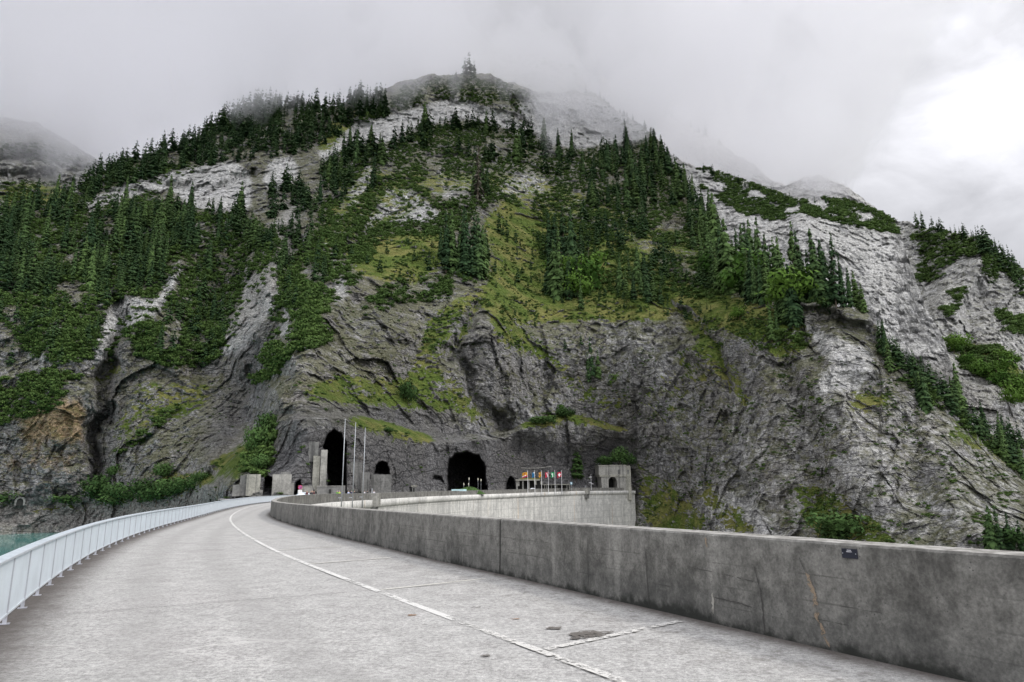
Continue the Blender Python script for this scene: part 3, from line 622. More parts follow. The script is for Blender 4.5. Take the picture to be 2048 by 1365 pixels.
main_crest = [(-200,430),(0,440),(40,420),(100,410),(150,392),(200,345),(260,318),(330,308),(400,275),(450,245),(500,222),(560,212),(640,222),(700,202),(740,195),(790,168),(850,152),(930,146),(985,150),(1040,172),(1100,188),(1150,182),(1190,188),(1250,232),(1310,270),(1350,345),(1400,425),(1450,485),(1520,545),(1600,598),(1690,612),(1735,628),(1757,655),(1765,700),(1850,768),(1920,832),(2048,952),(2250,1120)]
main_base = [(-200,1056),(170,1056),(300,1050),(430,1015),(540,1004),(1262,1004),(1275,1070),(1400,1190),(2250,1200)]
main_structs = [
 ([(250,600),(230,690),(215,760),(195,860),(190,960)], 16, 22), ([(600,500),(560,600),(530,690),(510,780),(490,860),(430,950)], 26, 24),
 ([(690,560),(600,700),(565,790)], 34, -14), ([(360,520),(320,620),(240,690)], 14, -9), ([(120,700),(110,850),(100,960)], 60, -12),
 ([(350,700),(320,830),(300,950)], 60, -10),
 ([(950,600),(925,660),(905,720),(950,790),(1000,860)], 14, 11), ([(990,620),(1005,700),(1030,800),(1080,860)], 46, -13),
 ([(1330,600),(1400,660),(1450,750),(1480,850),(1500,1000)], 18, 12), ([(1400,690),(1460,800),(1500,930),(1530,1060)], 22, -8),
 ([(1250,680),(1290,780),(1330,900)], 50, -4), ([(1560,700),(1600,830),(1640,1000)], 26, 9), ([(1640,760),(1700,880),(1750,1000)], 40, -7),
 ([(1620,690),(1660,640),(1720,650),(1750,690)], 22, 11), ([(1600,612),(1700,618),(1740,640)], 9, -9), ([(1660,720),(1740,735)], 20, -6),
 ([(1820,860),(1840,1000)], 30, 8), ([(1900,900),(1950,1060)], 40, -7),
 ([(750,320),(700,420),(640,520)], 26, -12), ([(560,340),(480,500),(400,640)], 34, 14), ([(960,330),(880,480),(760,540)], 36, -10), ([(820,400),(700,520)], 20, 10),
 ([(1010,400),(1180,470),(1300,560)], 60, -8),
 ([(880,215),(980,235),(1060,270)], 14, 16), ([(700,255),(850,225)], 14, 14), ([(1060,245),(1200,265)], 24, 22), ([(180,412),(330,372),(420,390),(500,360)], 18, 20), ([(650,300),(720,250)], 18, 10),
 ([(690,610),(660,590)], 24, 8), ([(870,620),(820,760)], 30, 6), ([(770,600),(740,760)], 30, -6)]
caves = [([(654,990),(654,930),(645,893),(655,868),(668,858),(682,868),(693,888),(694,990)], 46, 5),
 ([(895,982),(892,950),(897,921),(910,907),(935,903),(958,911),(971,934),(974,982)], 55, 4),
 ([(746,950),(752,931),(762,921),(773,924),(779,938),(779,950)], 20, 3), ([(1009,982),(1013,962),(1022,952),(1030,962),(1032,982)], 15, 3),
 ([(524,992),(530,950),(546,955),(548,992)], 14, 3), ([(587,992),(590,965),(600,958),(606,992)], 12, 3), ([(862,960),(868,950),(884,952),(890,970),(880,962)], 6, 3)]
ledge = ([(560,842),(620,838),(690,836),(760,852),(870,886),(930,884),(1000,878),(1040,862),(1130,838),(1190,850),(1255,868)], 13)
S1 = Sheet('cliff_mountain', -200, 2250, main_crest, main_base, main_pts, 2.0, main_structs, caves, ledge=ledge)

s2_pts = [(1200,300,900),(1300,290,900),(1400,350,820),(1500,380,780),(1600,410,740),(1700,420,740),(1800,450,760),(1400,480,640),(1500,500,620),(1600,450,640),(1600,620,560),(1700,480,660),(1700,620,560),(1800,520,660),(1820,640,560),(1880,700,520),(1900,800,470),(1700,800,480),(1400,700,560),(2060,900,420),(2060,1000,400)]
S2 = Sheet('white_cliff', 1200, 2060, [(1200,262),(1300,285),(1390,335),(1440,345),(1520,372),(1590,402),(1620,402),(1690,400),(1760,425),(1792,448),(1812,505),(1834,570),(1852,615),(1872,650),(1890,690),(1912,750),(1960,800),(2060,870)],
           [(1200,520),(1400,640),(1700,760),(1850,900),(2060,1080)], s2_pts, 2.0, [([(1600,440),(1690,520),(1760,640)], 30, -14), ([(1560,440),(1560,520)], 26, 16), ([(1480,440),(1540,520)], 20, -10), ([(1700,440),(1790,470)], 20, -12), ([(1640,700),(1800,690),(1900,760)], 30, -14), ([(1660,640),(1800,660)], 16, 10)], seed=1, pale=.95)
s3_pts = [(1700,400,1100),(1850,450,1000),(1960,470,950),(2048,550,900),(2250,650,880),(1800,560,900),(1900,600,820),(2048,700,760),(1900,760,640),(2048,850,620),(2250,900,600),(2048,1000,500),(1800,900,520),(2250,1080,480)]
S3 = Sheet('far_ridge', 1700, 2250, [(1700,420),(1760,432),(1820,446),(1860,458),(1930,468),(1970,480),(2010,515),(2048,548),(2120,600),(2250,660)], [(1700,700),(2250,1100)], s3_pts, 2.4,
           [([(1990,480),(1930,560),(1880,640)], 30, -26), ([(2048,600),(1990,700),(2010,800)], 34, -24), ([(1860,500),(1830,620)], 26, 24), ([(1960,600),(1920,700)], 24, 20)], seed=2, pale=.62)
s4_pts = [(1200,150,1300),(1350,230,1250),(1450,290,1200),(1560,370,1150),(1650,360,1150),(1760,430,1100),(1400,420,1000),(1600,450,1000),(1250,300,1100),(1820,520,1000)]
S4 = Sheet('back_ridge', 1200, 1840, [(1200,150),(1280,195),(1340,228),(1440,285),(1500,325),(1535,356),(1570,372),(1610,352),(1640,350),(1700,378),(1750,415),(1840,520)], [(1200,330),(1840,560)], s4_pts, 2.6, seed=3, pale=.8)
s5_pts = [(-200,220,1100),(0,240,1050),(100,265,1020),(220,330,980),(0,340,900),(100,360,880),(200,380,860),(0,420,760),(120,420,760),(-200,420,760)]
S5 = Sheet('left_ridge', -200, 260, [(-200,200),(0,235),(70,245),(130,275),(190,320),(260,345)], [(-200,470),(260,470)], s5_pts, 2.6, [([(0,318),(180,345)], 9, 26), ([(0,355),(150,372)], 10, 30), ([(0,290),(160,310)], 10, -14)], seed=4, pale=.55, amp=1.5)
s6_pts = [(1000,60,1300),(1100,110,1250),(1180,150,1200),(1240,230,1150),(1000,220,1000),(1150,260,1000)]
S6 = Sheet('summit', 980, 1300, [(980,90),(1060,112),(1110,126),(1150,132),(1165,150),(1175,178),(1240,220),(1300,262)], [(980,260),(1300,300)], s6_pts, 2.6, seed=5, pale=.4)
SHEETS = [S1, S2, S3, S4, S5, S6]
for sh, c_ in ((S2, [(1390,335),(1440,345),(1590,402),(1690,400),(1800,446),(1805,465),(1740,458),(1640,440),(1600,425),(1560,440),(1500,435),(1440,400),(1390,370)]),): pass

# ------------------------------------------------------------------ far ground and water
gm = mat_plain('valley_floor', (.10, .12, .06), .95, 0, .4, .05)
g = mesh_np('ground', [(-9000, -9000, -130), (9000, -9000, -130), (9000, 9000, -130), (-9000, 9000, -130)], [(0, 1, 2, 3)], gm); tag(g, kind='structure')

# ------------------------------------------------------------------ dam crest geometry (an arc round CE)
CE = (254., 152.); A0 = math.atan2(-CE[1], -CE[0])
_tw = [(-6,289.2),(.7,288.85),(1.23,288.58),(1.72,288.49),(2.76,288.4),(4.45,288.37),(6.85,288.6),(8.77,289.03),(11.14,289.55),(12.5,289.8),(15,289.75),(20,289.2),(28,288.8),(80,288.6)]
_tl = [(-6,291.5),(1.1,291.5),(2.5,291.55),(4.62,291.8),(6,291.85),(8.46,292.11),(10.64,292.49),(12.89,292.9),(18,293.6),(22,293.8),(30,293.4),(80,292)]
_tr = [(-6,297.4),(2.5,297.25),(4,297.1),(5,297.),(6.95,296.45),(9,295.8),(11.84,295.15),(17.26,294.95),(22.35,295.4),(28,296),(80,296)]
_tz = [(-6,0),(12,0),(20,.42),(26,.53),(34,.52),(44,.86),(57,1.34),(71,2.1),(82,2.0)]
_th = np.linspace(-6, 82, 881)
def _tab(T, w_=13):
    a = np.interp(_th, *zip(*T)); k = np.hanning(w_); k /= k.sum(); return np.convolve(np.pad(a, w_ // 2, mode='reflect', reflect_type='odd'), k, 'valid')
TW, TL, TR, TZ = _tab(_tw, 21), _tab(_tl, 31), _tab(_tr, 61), _tab(_tz, 61)
def Rw(t): return float(np.interp(t, _th, TW))
def Rl(t): return float(np.interp(t, _th, TL))
def Rr(t): return float(np.interp(t, _th, TR))
def Zr(t): return float(np.interp(t, _th, TZ))
def arc(t, R, z=0.):
    a = A0 - rad(t); return Vector((CE[0] + R * math.cos(a), CE[1] + R * math.sin(a), z))
def strip(ths, prof):
    """sweep: prof(th) -> list of (R, z); returns vertices, quads"""
    V = []; n = None
    for t in ths:
        p = prof(t); n = len(p); V += [arc(t, r, z) for r, z in p]
    Fq = [(i * n + j, i * n + j + 1, (i + 1) * n + j + 1, (i + 1) * n + j) for i in range(len(ths) - 1) for j in range(n - 1)]
    return V, Fq
def sweep(name, t0, t1, st, prof, mat, parent=None, closed=False, smooth=False, uv=False):
    ths = np.arange(t0, t1 + st * .5, st); V, Fq = strip(ths, prof)
    if closed:
        n = len(prof(t0)); Fq = list(Fq); b = (len(ths) - 1) * n
        extra = [tuple(range(n - 1))[::-1], tuple(range(b, b + n - 1))]
        o = bpy.data.meshes.new(name); o.from_pydata([tuple(v) for v in V], [], [tuple(f) for f in Fq] + extra); o.materials.append(mat)
        ob = bpy.data.objects.new(name, o); COL.objects.link(ob)
        if parent: ob.parent = parent
    else: ob = mesh_np(name, V, Fq, mat, parent)
    if smooth:
        for p in ob.data.polygons: p.use_smooth = True
    if uv:
        n = len(prof(t0)); me = ob.data; ul = me.uv_layers.new(name='UVMap'); co = np.empty(len(me.loops), np.int32); me.loops.foreach_get('vertex_index', co)
        Rm = 289.; U = np.array([(rad(ths[i // n]) * Rm + 400, V[i][2] + 200) for i in co], np.float32); ul.data.foreach_set('uv', U.ravel())
    return ob
# reservoir: sheet of water on the outer side of the arc
Vw = []; Nw = 60; th_w = np.linspace(-70, 60, Nw)
for t in th_w:
    for r in (297.2 if t < 14 else 297.2, 330, 420, 620): Vw.append(arc(t, r, -13.2))
Fw_ = [(i * 4 + j, i * 4 + j + 1, (i + 1) * 4 + j + 1, (i + 1) * 4 + j) for i in range(Nw - 1) for j in range(3)]
tag(mesh_np('lake', Vw, Fw_, M['water']), kind='structure')

# road deck
ths = np.arange(-6, 82.01, .1); cols = 22; V = []; E_ = []; LN_ = []
for t in ths:
    a, b = Rw(t), Rr(t) + .28
    if t > 24: b += min(60, (t - 24) * 6.) * 0
    for j in range(cols):
        f = j / (cols - 1); f = .5 - .5 * math.cos(math.pi * f)
        r = a + (b - a) * f; LN_.append(b - .28 - r); V.append(arc(t, r, Zr(t) + .02 * math.sin(t * 3 + f * 4)* .3))
        E_.append(max(1 - (b - .28 - r) / 1.5 if b - r < 1.8 else 0, (.75 - (r - a)) / .75 if r - a < .75 else 0, 0))
n = cols; Fq = [(i * n + j, i * n + j + 1, (i + 1) * n + j + 1, (i + 1) * n + j) for i in range(len(ths) - 1) for j in range(n - 1)]
tag(mesh_np('road', V, Fq, M['road'], attrs={'edge': E_, 'lane': LN_}, smooth=True), kind='structure')
# wider paved yard in front of the tunnels, behind the far end of the crest
def yard(t):
    k = float(np.interp(t, [25, 27, 30, 34, 42], [.01, .15, .35, .6, 1])); return [(Rr(t) + .28, Zr(t) - .03), (Rr(t) + .28 + 24 * k, Zr(t) + .05), (Rr(t) + .3 + 50 * k, Zr(t) + .1)]
tag(sweep('yard_pavement', 25, 82, .5, yard, M['road']), kind='structure')

# painted marks (thin worn paint lying on the deck)
def painted(name, pts_, mat, z=.012):
    V = [Vector(p) for p in pts_]
def mark_strip(name, t0, t1, st, rf, wd, mat, label):
    ob = sweep(name, t0, t1, st, lambda t: [(rf(t) - wd / 2, Zr(t) + .012), (rf(t) + wd / 2, Zr(t) + .012)], mat); return ob
RMK = empty('road_markings', (0, 0, 0)); tag(RMK, kind='structure')
def reparent(o, p): o.parent = p; return o
reparent(sweep('edge_line', 1.84, 40, .1, lambda t: [(Rl(t) - .07, Zr(t) + .012), (Rl(t) + .07, Zr(t) + .012)], M['paint']), RMK)
reparent(sweep('edge_line', -4, 1.78, .1, lambda t: [(Rl(t) - .065, Zr(t) + .012), (Rl(t) + .065, Zr(t) + .012)], M['paint_bad']), RMK)
for k, (t, r0) in enumerate([(1.40, 288.9), (2.55, 289.0), (3.68, 289.3), (4.68, 289.5), (5.95, 289.4), (7.05, 289.4), (8.2, 289.5), (9.35, 289.8), (10.5, 290.), (11.7, 290.2), (12.8, 290.2), (14, 290.2), (.3, 289.2)]):
    dth = .06 / 290 * 57.3; V = []
    for j in range(9):
        r = Rl(t) - .1 - (Rl(t) - .1 - r0) * j / 8.; V += [arc(t - dth + .012 * j, r, Zr(t) + .012), arc(t + dth + .012 * j, r, Zr(t) + .012)]
    reparent(mesh_np('bay_line', V, [(2 * j, 2 * j + 1, 2 * j + 3, 2 * j + 2) for j in range(8)], M['paint_thin'] if k else M['paint_bad']), RMK)
# dark joints across the deck and rusty / oily stains
stm = mat_paint('oily_road_stain', .44, (.13, .118, .105)); rst = mat_paint('rust_stain', .42, (.27, .16, .09))
def stain(x, y, a, b, rz, mt, seed):
    rr = random.Random(seed); V = [(x, y, .013)]; n_ = 22
    for i in range(n_):
        t = 2 * math.pi * i / n_; q = .75 + .45 * rr.random(); px_, py_ = a * q * math.cos(t), b * q * math.sin(t)
        V.append((x + px_ * math.cos(rz) - py_ * math.sin(rz), y + px_ * math.sin(rz) + py_ * math.cos(rz), .013))
    o = mesh_np('road_stain', V, [(0, 1 + i, 1 + (i + 1) % n_) for i in range(n_)], mt, RMK)
for i, (x, y, a, b, mt) in enumerate([(-.61, 11.51, .07, .06, stm), (.53, 9.76, .12, .09, stm), (.96, 9.34, .30, .20, stm), (-.33, 8.21, .06, .05, stm), (-1.53, 10.84, .08, .05, rst), (0., 10.44, .08, .03, rst), (.75, 9.1, .07, .05, stm), (-2.2, 33., .3, .2, stm)]):
    stain(x, y, a, b, .3, mt, i)
jm = mat_plain('deck_joint', (.14, .135, .13), .95, 0, .3, 20)
for t in (-1.5, 2.56, 6.6, 10.6, 14.6):
    V = []
    for j in range(25):
        r = Rw(t) + .05 + (Rr(t) - Rw(t)) * j / 24.; o_ = .0022 * math.sin(j * 2.1); dt = .0016 if j % 5 else .0022
        V += [arc(t + o_ - dt + (.02 if j < 12 else -.02) * 0, r, Zr(t) + .009), arc(t + o_ + dt, r, Zr(t) + .009)]
    reparent(mesh_np('deck_joint', V, [(2 * j, 2 * j + 1, 2 * j + 3, 2 * j + 2) for j in range(24)], jm), RMK)

# ------------------------------------------------------------------ dam body
dam = empty('arch_dam', (0, 0, 0), 0, 'curved pale concrete arch dam seen below its parapet, streaked by rain', 'dam')
sweep('downstream_face', -6, 79.4, .25, lambda t: [(Rw(t) - .95, Zr(t) - 2.25), (Rw(t) - .9, Zr(t) - 20), (Rw(t) + 1., Zr(t) - 60), (Rw(t) + 6, Zr(t) - 128)], M['dam'], dam, uv=True)
sweep('crest_slab', -6, 79.4, .25, lambda t: [(Rw(t) - .42, Zr(t) - .35), (Rw(t) - 1.42, Zr(t) - .40), (Rw(t) - 1.45, Zr(t) - 1.9), (Rw(t) - .95, Zr(t) - 2.25)], M['dam'], dam, uv=True)
sweep('upstream_face', -6, 40, .25, lambda t: [(Rr(t) + .28, Zr(t)), (Rr(t) + .30, Zr(t) - .25), (Rr(t) + .5, Zr(t) - .4), (Rr(t) + .5, Zr(t) - 30)], M['dam'], dam, uv=True)
# parapet wall
HP = 1.19
pw = empty('parapet_wall', arc(1, 288.6), 0, 'long curved grey concrete parapet wall with pale coping beside the parking bays', 'wall')
def PWp(t):
    r = Rw(t); z = Zr(t)
    return [(r, z - .05), (r - .012, z + .5), (r - .02, z + HP - .025), (r - .04, z + HP), (r - .44, z + HP + .004), (r - .465, z + HP - .02), (r - .42, z - .4), (r, z - .4), (r, z - .05)]
jt = [-3.45, .10, 2.76, 6.62, 10.6, 14.6, 18.6, 22.6, 26.6, 30.6, 34.6, 38.6, 42.6, 46.6, 50.6, 54.6, 58.6, 62.6, 66.6, 70.6, 74.6, 79.2]
pw.location = (0, 0, 0)
for a, b in zip(jt[:-1], jt[1:]):
    k = max(2, int((b - a) / .1)); sweep('wall_segment', a + .008, b - .008, (b - a - .016) / k, PWp, M['wall'], pw, closed=True)
for t in jt[1:-1]:
    sweep('joint_strip', t - .0095, t + .0095, .019, lambda q: [(r - (.018 if i in (0, 1, 2, 3) else -.0) - (0 if i < 4 else -.02 if i < 6 else 0), z - (.012 if i in (2, 3, 4, 5) else 0)) for i, (r, z) in enumerate(PWp(q))], M['dark'], pw, closed=True)
# fine cracks, drip stains and pour lines on the near wall
stw = mat_paint('black_crack_stain', .40, (.06, .058, .054)); stp = mat_paint('tan_lime_stain', .46, (.27, .21, .15)); stg = mat_plain('pale_lime_streak', (.30, .29, .26), .95, 0, .4, 14.)
def wall_mark(name, pts_, wd, mt, seed=0, label=None):
    """ribbon on the inner face through (theta, z) points"""
    rr = random.Random(seed); V = []; P_ = []
    for (a, b) in zip(pts_[:-1], pts_[1:]):
        for k in range(8): P_.append((a[0] + (b[0] - a[0]) * k / 8., a[1] + (b[1] - a[1]) * k / 8.))
    P_.append(pts_[-1])
    for i, (t, z) in enumerate(P_):
        q = wd * (.35 + rr.random()) * (1 if 0 < i < len(P_) - 1 else .15); jx = (rr.random() - .5) * wd * .8
        hor = abs(pts_[-1][0] - pts_[0][0]) * 5 > abs(pts_[-1][1] - pts_[0][1])
        if hor: V += [arc(t, Rw(t) + .004, z - q / 2 + jx), arc(t, Rw(t) + .004, z + q / 2 + jx)]
        else: d = q / 2 / 289 * 57.3; o = jx / 289 * 57.3; V += [arc(t - d + o, Rw(t) + .004, z), arc(t + d + o, Rw(t) + .004, z)]
    return mesh_np(name, V, [(2 * j, 2 * j + 1, 2 * j + 3, 2 * j + 2) for j in range(len(P_) - 1)], mt, pw)
wall_mark('crack', [(1.25, .02), (1.252, .5), (1.27, .85)], .022, stw, 1)
wall_mark('crack', [(1.255, .62), (1.35, .66), (1.52, .70)], .010, stw, 2)
wall_mark('crack', [(1.27, .30), (1.34, .33), (1.44, .34)], .012, stw, 22)
wall_mark('crack', [(1.715, .0), (1.72, .5), (1.722, .95)], .014, stw, 3)
wall_mark('rust_streak', [(1.062, .03), (1.085, .35), (1.088, .62), (1.105, .82)], .05, stp, 4)
wall_mark('crack', [(1.105, .82), (1.118, .95), (1.12, 1.0)], .01, stw, 41)
wall_mark('lime_streak', [(1.43, .12), (1.432, .4)], .04, stg, 5); wall_mark('lime_streak', [(1.44, 1.0), (1.443, 1.14)], .035, stp, 6)
wall_mark('pour_line', [(3.0, .76), (3.5, .73), (4.4, .74)], .006, stg, 7)
for i, (t, z0, z1) in enumerate([(3.17, .02, 1.1), (4.45, .02, 1.1), (4.1, .5, 1.0), (5.5, .1, 1.1), (7.8, .1, 1.1), (2.05, .1, .9), (3.6, .03, .5)]):
    wall_mark('crack', [(t, z0), (t + .004, (z0 + z1) / 2), (t, z1)], .010, stw if i % 3 else stg, 30 + i)
for i, (t, z, l) in enumerate([(2.60, .78, .05), (2.62, .55, .06), (2.55, .62, .04), (2.35, .5, .1), (2.3, .8, .06), (3.2, .42, .12), (3.8, .5, .1), (3.45, .35, .15), (2.0, .35, .12), (1.9, .72, .14), (1.6, .38, .1), (.9, .5, .12), (1.0, .31, .1)]):
    wall_mark('pour_line', [(t, z), (t + l, z + .005)], .008, stw, 60 + i)

# information plate on the wall
tp = .98; nrm = (arc(tp, 290) - arc(tp, 289)).normalized(); tang = (arc(tp - .1, 289) - arc(tp + .1, 289)).normalized()
ia = empty('information_plate', arc(tp, Rw(tp) - .004, 1.085), math.atan2(tang.y, tang.x), 'small black metal plate screwed high on the near parapet wall', 'sign')
mb = MB(); mb.box((0, 0, 0), (.19, .014, .105), bev=.004); mb.build('plate', mat_plain('black_plate', (.012, .014, .026), .4), ia)
wh = mat_plain('white_print', (.62, .62, .66), .6, 0, .1)
mb = MB()
for sx in (-1, 1): mb.tube((sx * .08, -.006 if False else .0, 0), (sx * .08, .0, 0.0001), .001, n=6)
side = 1 if (Matrix.Rotation(ia.rotation_euler.z, 3, 'Z') @ Vector((0, 1, 0))).dot(nrm) > 0 else -1
for sx in (-1, 1):
    mb = MB(); mb.tube((sx * .08, side * .006, 0), (sx * .08, side * .012, 0), .006, n=10); mb.build('screw', M['galv'], ia)
mb = MB()
for i, (x, z, ww) in enumerate([(0, .036, .05), (0, .019, .066)]): mb.box((x, side * .0085, z), (ww, .003, .007))
mb.build('print_line', wh, ia)

# ------------------------------------------------------------------ railing along the water side
HR = .98
rl = empty('railing', (0, 0, 0), 0, 'pale blue grey metal railing of close upright slats along the reservoir side of the road', 'railing')
t0, t1 = -3., 29.
sweep('top_rail', t0, t1, .1, lambda t: [(Rr(t) - .06, Zr(t) + HR - .045), (Rr(t) - .07, Zr(t) + HR - .01), (Rr(t) - .045, Zr(t) + HR), (Rr(t) + .075, Zr(t) + HR + .012), (Rr(t) + .085, Zr(t) + HR - .02), (Rr(t) + .06, Zr(t) + HR - .045), (Rr(t) - .06, Zr(t) + HR - .045)], M['rail_cap'], rl, closed=True)
sweep('bottom_rail', t0, t1, .1, lambda t: [(Rr(t) - .025, Zr(t) + .12), (Rr(t) - .025, Zr(t) + .15), (Rr(t) + .025, Zr(t) + .15), (Rr(t) + .025, Zr(t) + .12), (Rr(t) - .025, Zr(t) + .12)], M['rail'], rl, closed=True)
pt = 1.62 / 297 * 57.3; posts = [2.46 + pt * k for k in range(-17, 83)]
posts = [t for t in posts if t0 < t < t1]
slat = MB()
for i, t in enumerate(posts[:100]):
    a = A0 - rad(t); z = Zr(t); c = arc(t, Rr(t), 0)
    mb = MB(); mb.box((c.x, c.y, z + .475), (.05, .045, .93), a, bev=0); mb.box((c.x, c.y, z + .006), (.13, .10, .012), a)
    mb.build('post', M['rail_post'] if t < 12 else M['rail'], rl)
    if i + 1 < len(posts):
        ns = 17 if t < 12 else 11
        for k in range(1, ns):
            q = t + pt * k / ns; cc = arc(q, Rr(q), 0)
            slat.box((cc.x, cc.y, Zr(q) + .15 + (HR - .195) / 2), (.03, .052 if t < 12 else .105, HR - .195), A0 - rad(q) )
slat.build('slat_infill', M['rail'], rl)

# ------------------------------------------------------------------ buildings and fixtures at the far side
def yaw_cam(px): x, y, _ = ray(px, 985); return -math.atan2(float(x), float(y))
def zat(py, d, px=1000): return float(at(px, py, d)[2])
def rockd(px0, px1, py0, py1):
    """nearest distance of the rock inside a picture box"""
    i0, i1 = [int(np.clip(round((q - S1.px[0]) / 2.), 0, len(S1.px) - 1)) for q in (px0, px1)]; Ys = S1.Y[:, i0:i1 + 1]; k = (Ys > py0) & (Ys < py1)
    return float(np.percentile(S1.D[:, i0:i1 + 1][k], 12)) if k.any() else 180.
def block(name, px0, px1, py0, py1, d, depth, mat, parent, top=1.0, bev=.04, yaw=None):
    """an upright block whose face, seen from the road, spans the picture box"""
    pc = (px0 + px1) / 2; L_ = at(px0, (py0 + py1) / 2, d); R_ = at(px1, (py0 + py1) / 2, d)
    z1 = float(at(pc, py0, d)[2]); z0 = float(at(pc, py1, d)[2]); wd = float(np.hypot(*(R_ - L_)[:2])); y = yaw_cam(pc) if yaw is None else yaw
    c = at(pc, py1, d); off = Vector((-math.sin(y), math.cos(y), 0)) * depth / 2
    mb = MB(); mb.box((c[0] + off.x, c[1] + off.y, (z0 + z1) / 2), (wd, depth, z1 - z0), y, bev=0, taper=top)
    ob = mb.build(name, mat, parent); ob.location = -parent.location; return ob
# two rock-bolted concrete abutments left of the road end
a1 = empty('concrete_abutment', at(490, 992, 160), 0, 'wide pale concrete block with stepped left side, left of the dark gap', 'concrete block')
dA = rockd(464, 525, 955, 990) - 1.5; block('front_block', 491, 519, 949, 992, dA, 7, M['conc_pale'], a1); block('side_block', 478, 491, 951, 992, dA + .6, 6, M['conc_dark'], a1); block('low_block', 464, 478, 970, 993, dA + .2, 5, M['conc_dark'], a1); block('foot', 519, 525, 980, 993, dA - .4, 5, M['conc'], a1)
a2 = empty('concrete_abutment', at(565, 992, 158), 0, 'grey concrete block with grass on its top between two dark rock gaps', 'concrete block')
dB = rockd(543, 587, 950, 990) - 1.; block('front_block', 543, 581, 949, 993, dB, 7, M['conc'], a2); block('side_block', 581, 587, 966, 993, dB + .4, 6, M['conc'], a2); block('upper_block', 562, 581, 944, 949.3, dB + .3, 6, M['conc_dark'], a2)
a3 = empty('concrete_pier', at(630, 985, 166), 0, 'tall streaked pale concrete pier left of the biggest rock chamber', 'pier')
dC = rockd(608, 650, 880, 985) - .8; block('upper_shaft', 612, 636, 884, 924, dC + 2.4, 12, M['conc_dark'], a3); block('lower_shaft', 623, 637, 912, 990, dC + 1.6, 5, M['conc_pale'], a3); block('right_shaft', 638.2, 651, 900, 990, dC + .5, 5, M['conc'], a3)
a4 = empty('concrete_wall', at(660, 985, 163), 0, 'low stained concrete wall with a dark doorway at the foot of the tall chamber', 'wall')
mbw = dD = rockd(620, 652, 972, 988) - 4; block('wall_face', 634, 690, 973, 991, dD, 1.2, M['conc_dark'], a4); block('doorway', 657, 662, 979, 990.5, dD - .15, .4, M['dark'], a4); block('coping', 633.5, 690.5, 972, 973.2, dD - .15, 1.5, M['conc'], a4)  # doorway is a solid black block in place of its inner shade
a5 = empty('concrete_wall', at(600, 985, 163), 0, 'low pale concrete wall behind the round no parking sign', 'wall')
dE = rockd(597, 625, 972, 988) - 2.; block('wall_face', 597, 625, 972, 991, dE, 1.5, M['conc'], a5); block('coping', 596.5, 625.5, 971, 972.2, dE - .1, 1.8, M['conc_dark'], a5)
a6 = empty('concrete_lining', at(735, 985, 175), 0, 'rust streaked concrete facing on the rock right of the biggest chamber', 'wall')
dF = rockd(694, 742, 905, 985) - .5; dG = rockd(741, 782, 955, 985) - .5; block('left_facing', 694, 722, 925, 990, dF + 1.5, 4, M['conc_dark'], a6); block('rusty_pier', 722, 738, 945, 990, dF + .2, 4, M['conc_dark'], a6); block('right_facing', 741, 782, 949.5, 990, dG, 4, M['conc_dark'], a6)
print('ROCKD', dA, dB, dC, dD, dE, dF, dG)
# huts and small things on the yard
hut = empty('hut', at(829, 985, 232), 0, 'tiny stone hut with a pale roof against the dark rock left of the wide tunnel', 'hut')
block('body', 824, 833, 974, 984, 232, 2.5, M['conc_dark'], hut); block('roof', 822, 835, 971, 974, 231.8, 3., M['conc_pale'], hut); block('door', 826, 829, 976.5, 984, 231.9, .3, M['dark'], hut)
bn = empty('banner', at(918, 981, 246), 0, 'long pale blue banner fixed on top of the parapet in front of the wide tunnel', 'banner')
block('cloth', 903, 933, 979, 982.3, 245.5, .08, mat_plain('pale_blue_banner', (.5, .72, .74), .7, 0, .15, .8), bn); block('frame', 902.7, 933.3, 982.3, 983.2, 245.5, .12, M['galv'], bn)
# planted mound in the tunnel mouth with white candle-like lamps
mnd = []
def mound(px0, px1, d, dep, h, name, label):
    c = at((px0 + px1) / 2, 982, d); wd = (px1 - px0) / F * d / 2 * 1.05; V = []; n_, k_ = 40, 12
    for j in range(k_ + 1):
        for i in range(n_):
            a = 2 * math.pi * i / n_; q = j / k_; hh = h * (1 - q * q) ** 1.2 * (1 + .1 * math.sin(5 * a + 3 * q) + .08 * math.sin(9 * a)); V.append((c[0] + wd * q * math.cos(a), c[1] + dep * q * math.sin(a), Zr(50) - .1 + hh))
    Fm = [(j * n_ + i, j * n_ + (i + 1) % n_, (j + 1) * n_ + (i + 1) % n_, (j + 1) * n_ + i) for j in range(k_) for i in range(n_)]
    o = mesh_np(name, V, Fm, M['bushy'], smooth=False); tag(o, label, 'mound'); return o
mound(904, 970, 262, 2.6, 2.4, 'planted_mound', 'low mossy planted mound in front of the wide tunnel mouth')
for i, (px, py0, py1) in enumerate([(927.5, 966, 972), (937, 966, 972), (938, 955, 962), (956, 956, 963), (962, 958, 964)]):
    d = 265.; b = at(px, py1 + 8, d); tpz = float(at(px, py0, d)[2])
    o = empty('garden_lamp', (b[0], b[1], Zr(52)), 0, ['short white lamp at the left of the mound', 'short white lamp just right of the leftmost one on the mound', 'taller white flame shaped lamp above the second short one', 'slim white lamp alone in the middle of the dark tunnel mouth', 'warm white flame shaped lamp furthest right in the tunnel mouth'][i], 'lamp', 'slim lamps in the tunnel mouth')
    mb = MB(); mb.tube((0, 0, 0), (0, 0, tpz - Zr(52) - .9), .05, n=6); mb.build('pole', M['galv'], o)
    mb = MB(); zz = tpz - Zr(52); mb.tube((0, 0, zz - 1.0), (0, 0, zz - .5), .12, .2, 8); mb.tube((0, 0, zz - .5), (0, 0, zz), .2, .03, 8); mb.build('lamp_head', mat_plain('white_globe', (.7, .68, .55), .5), o)

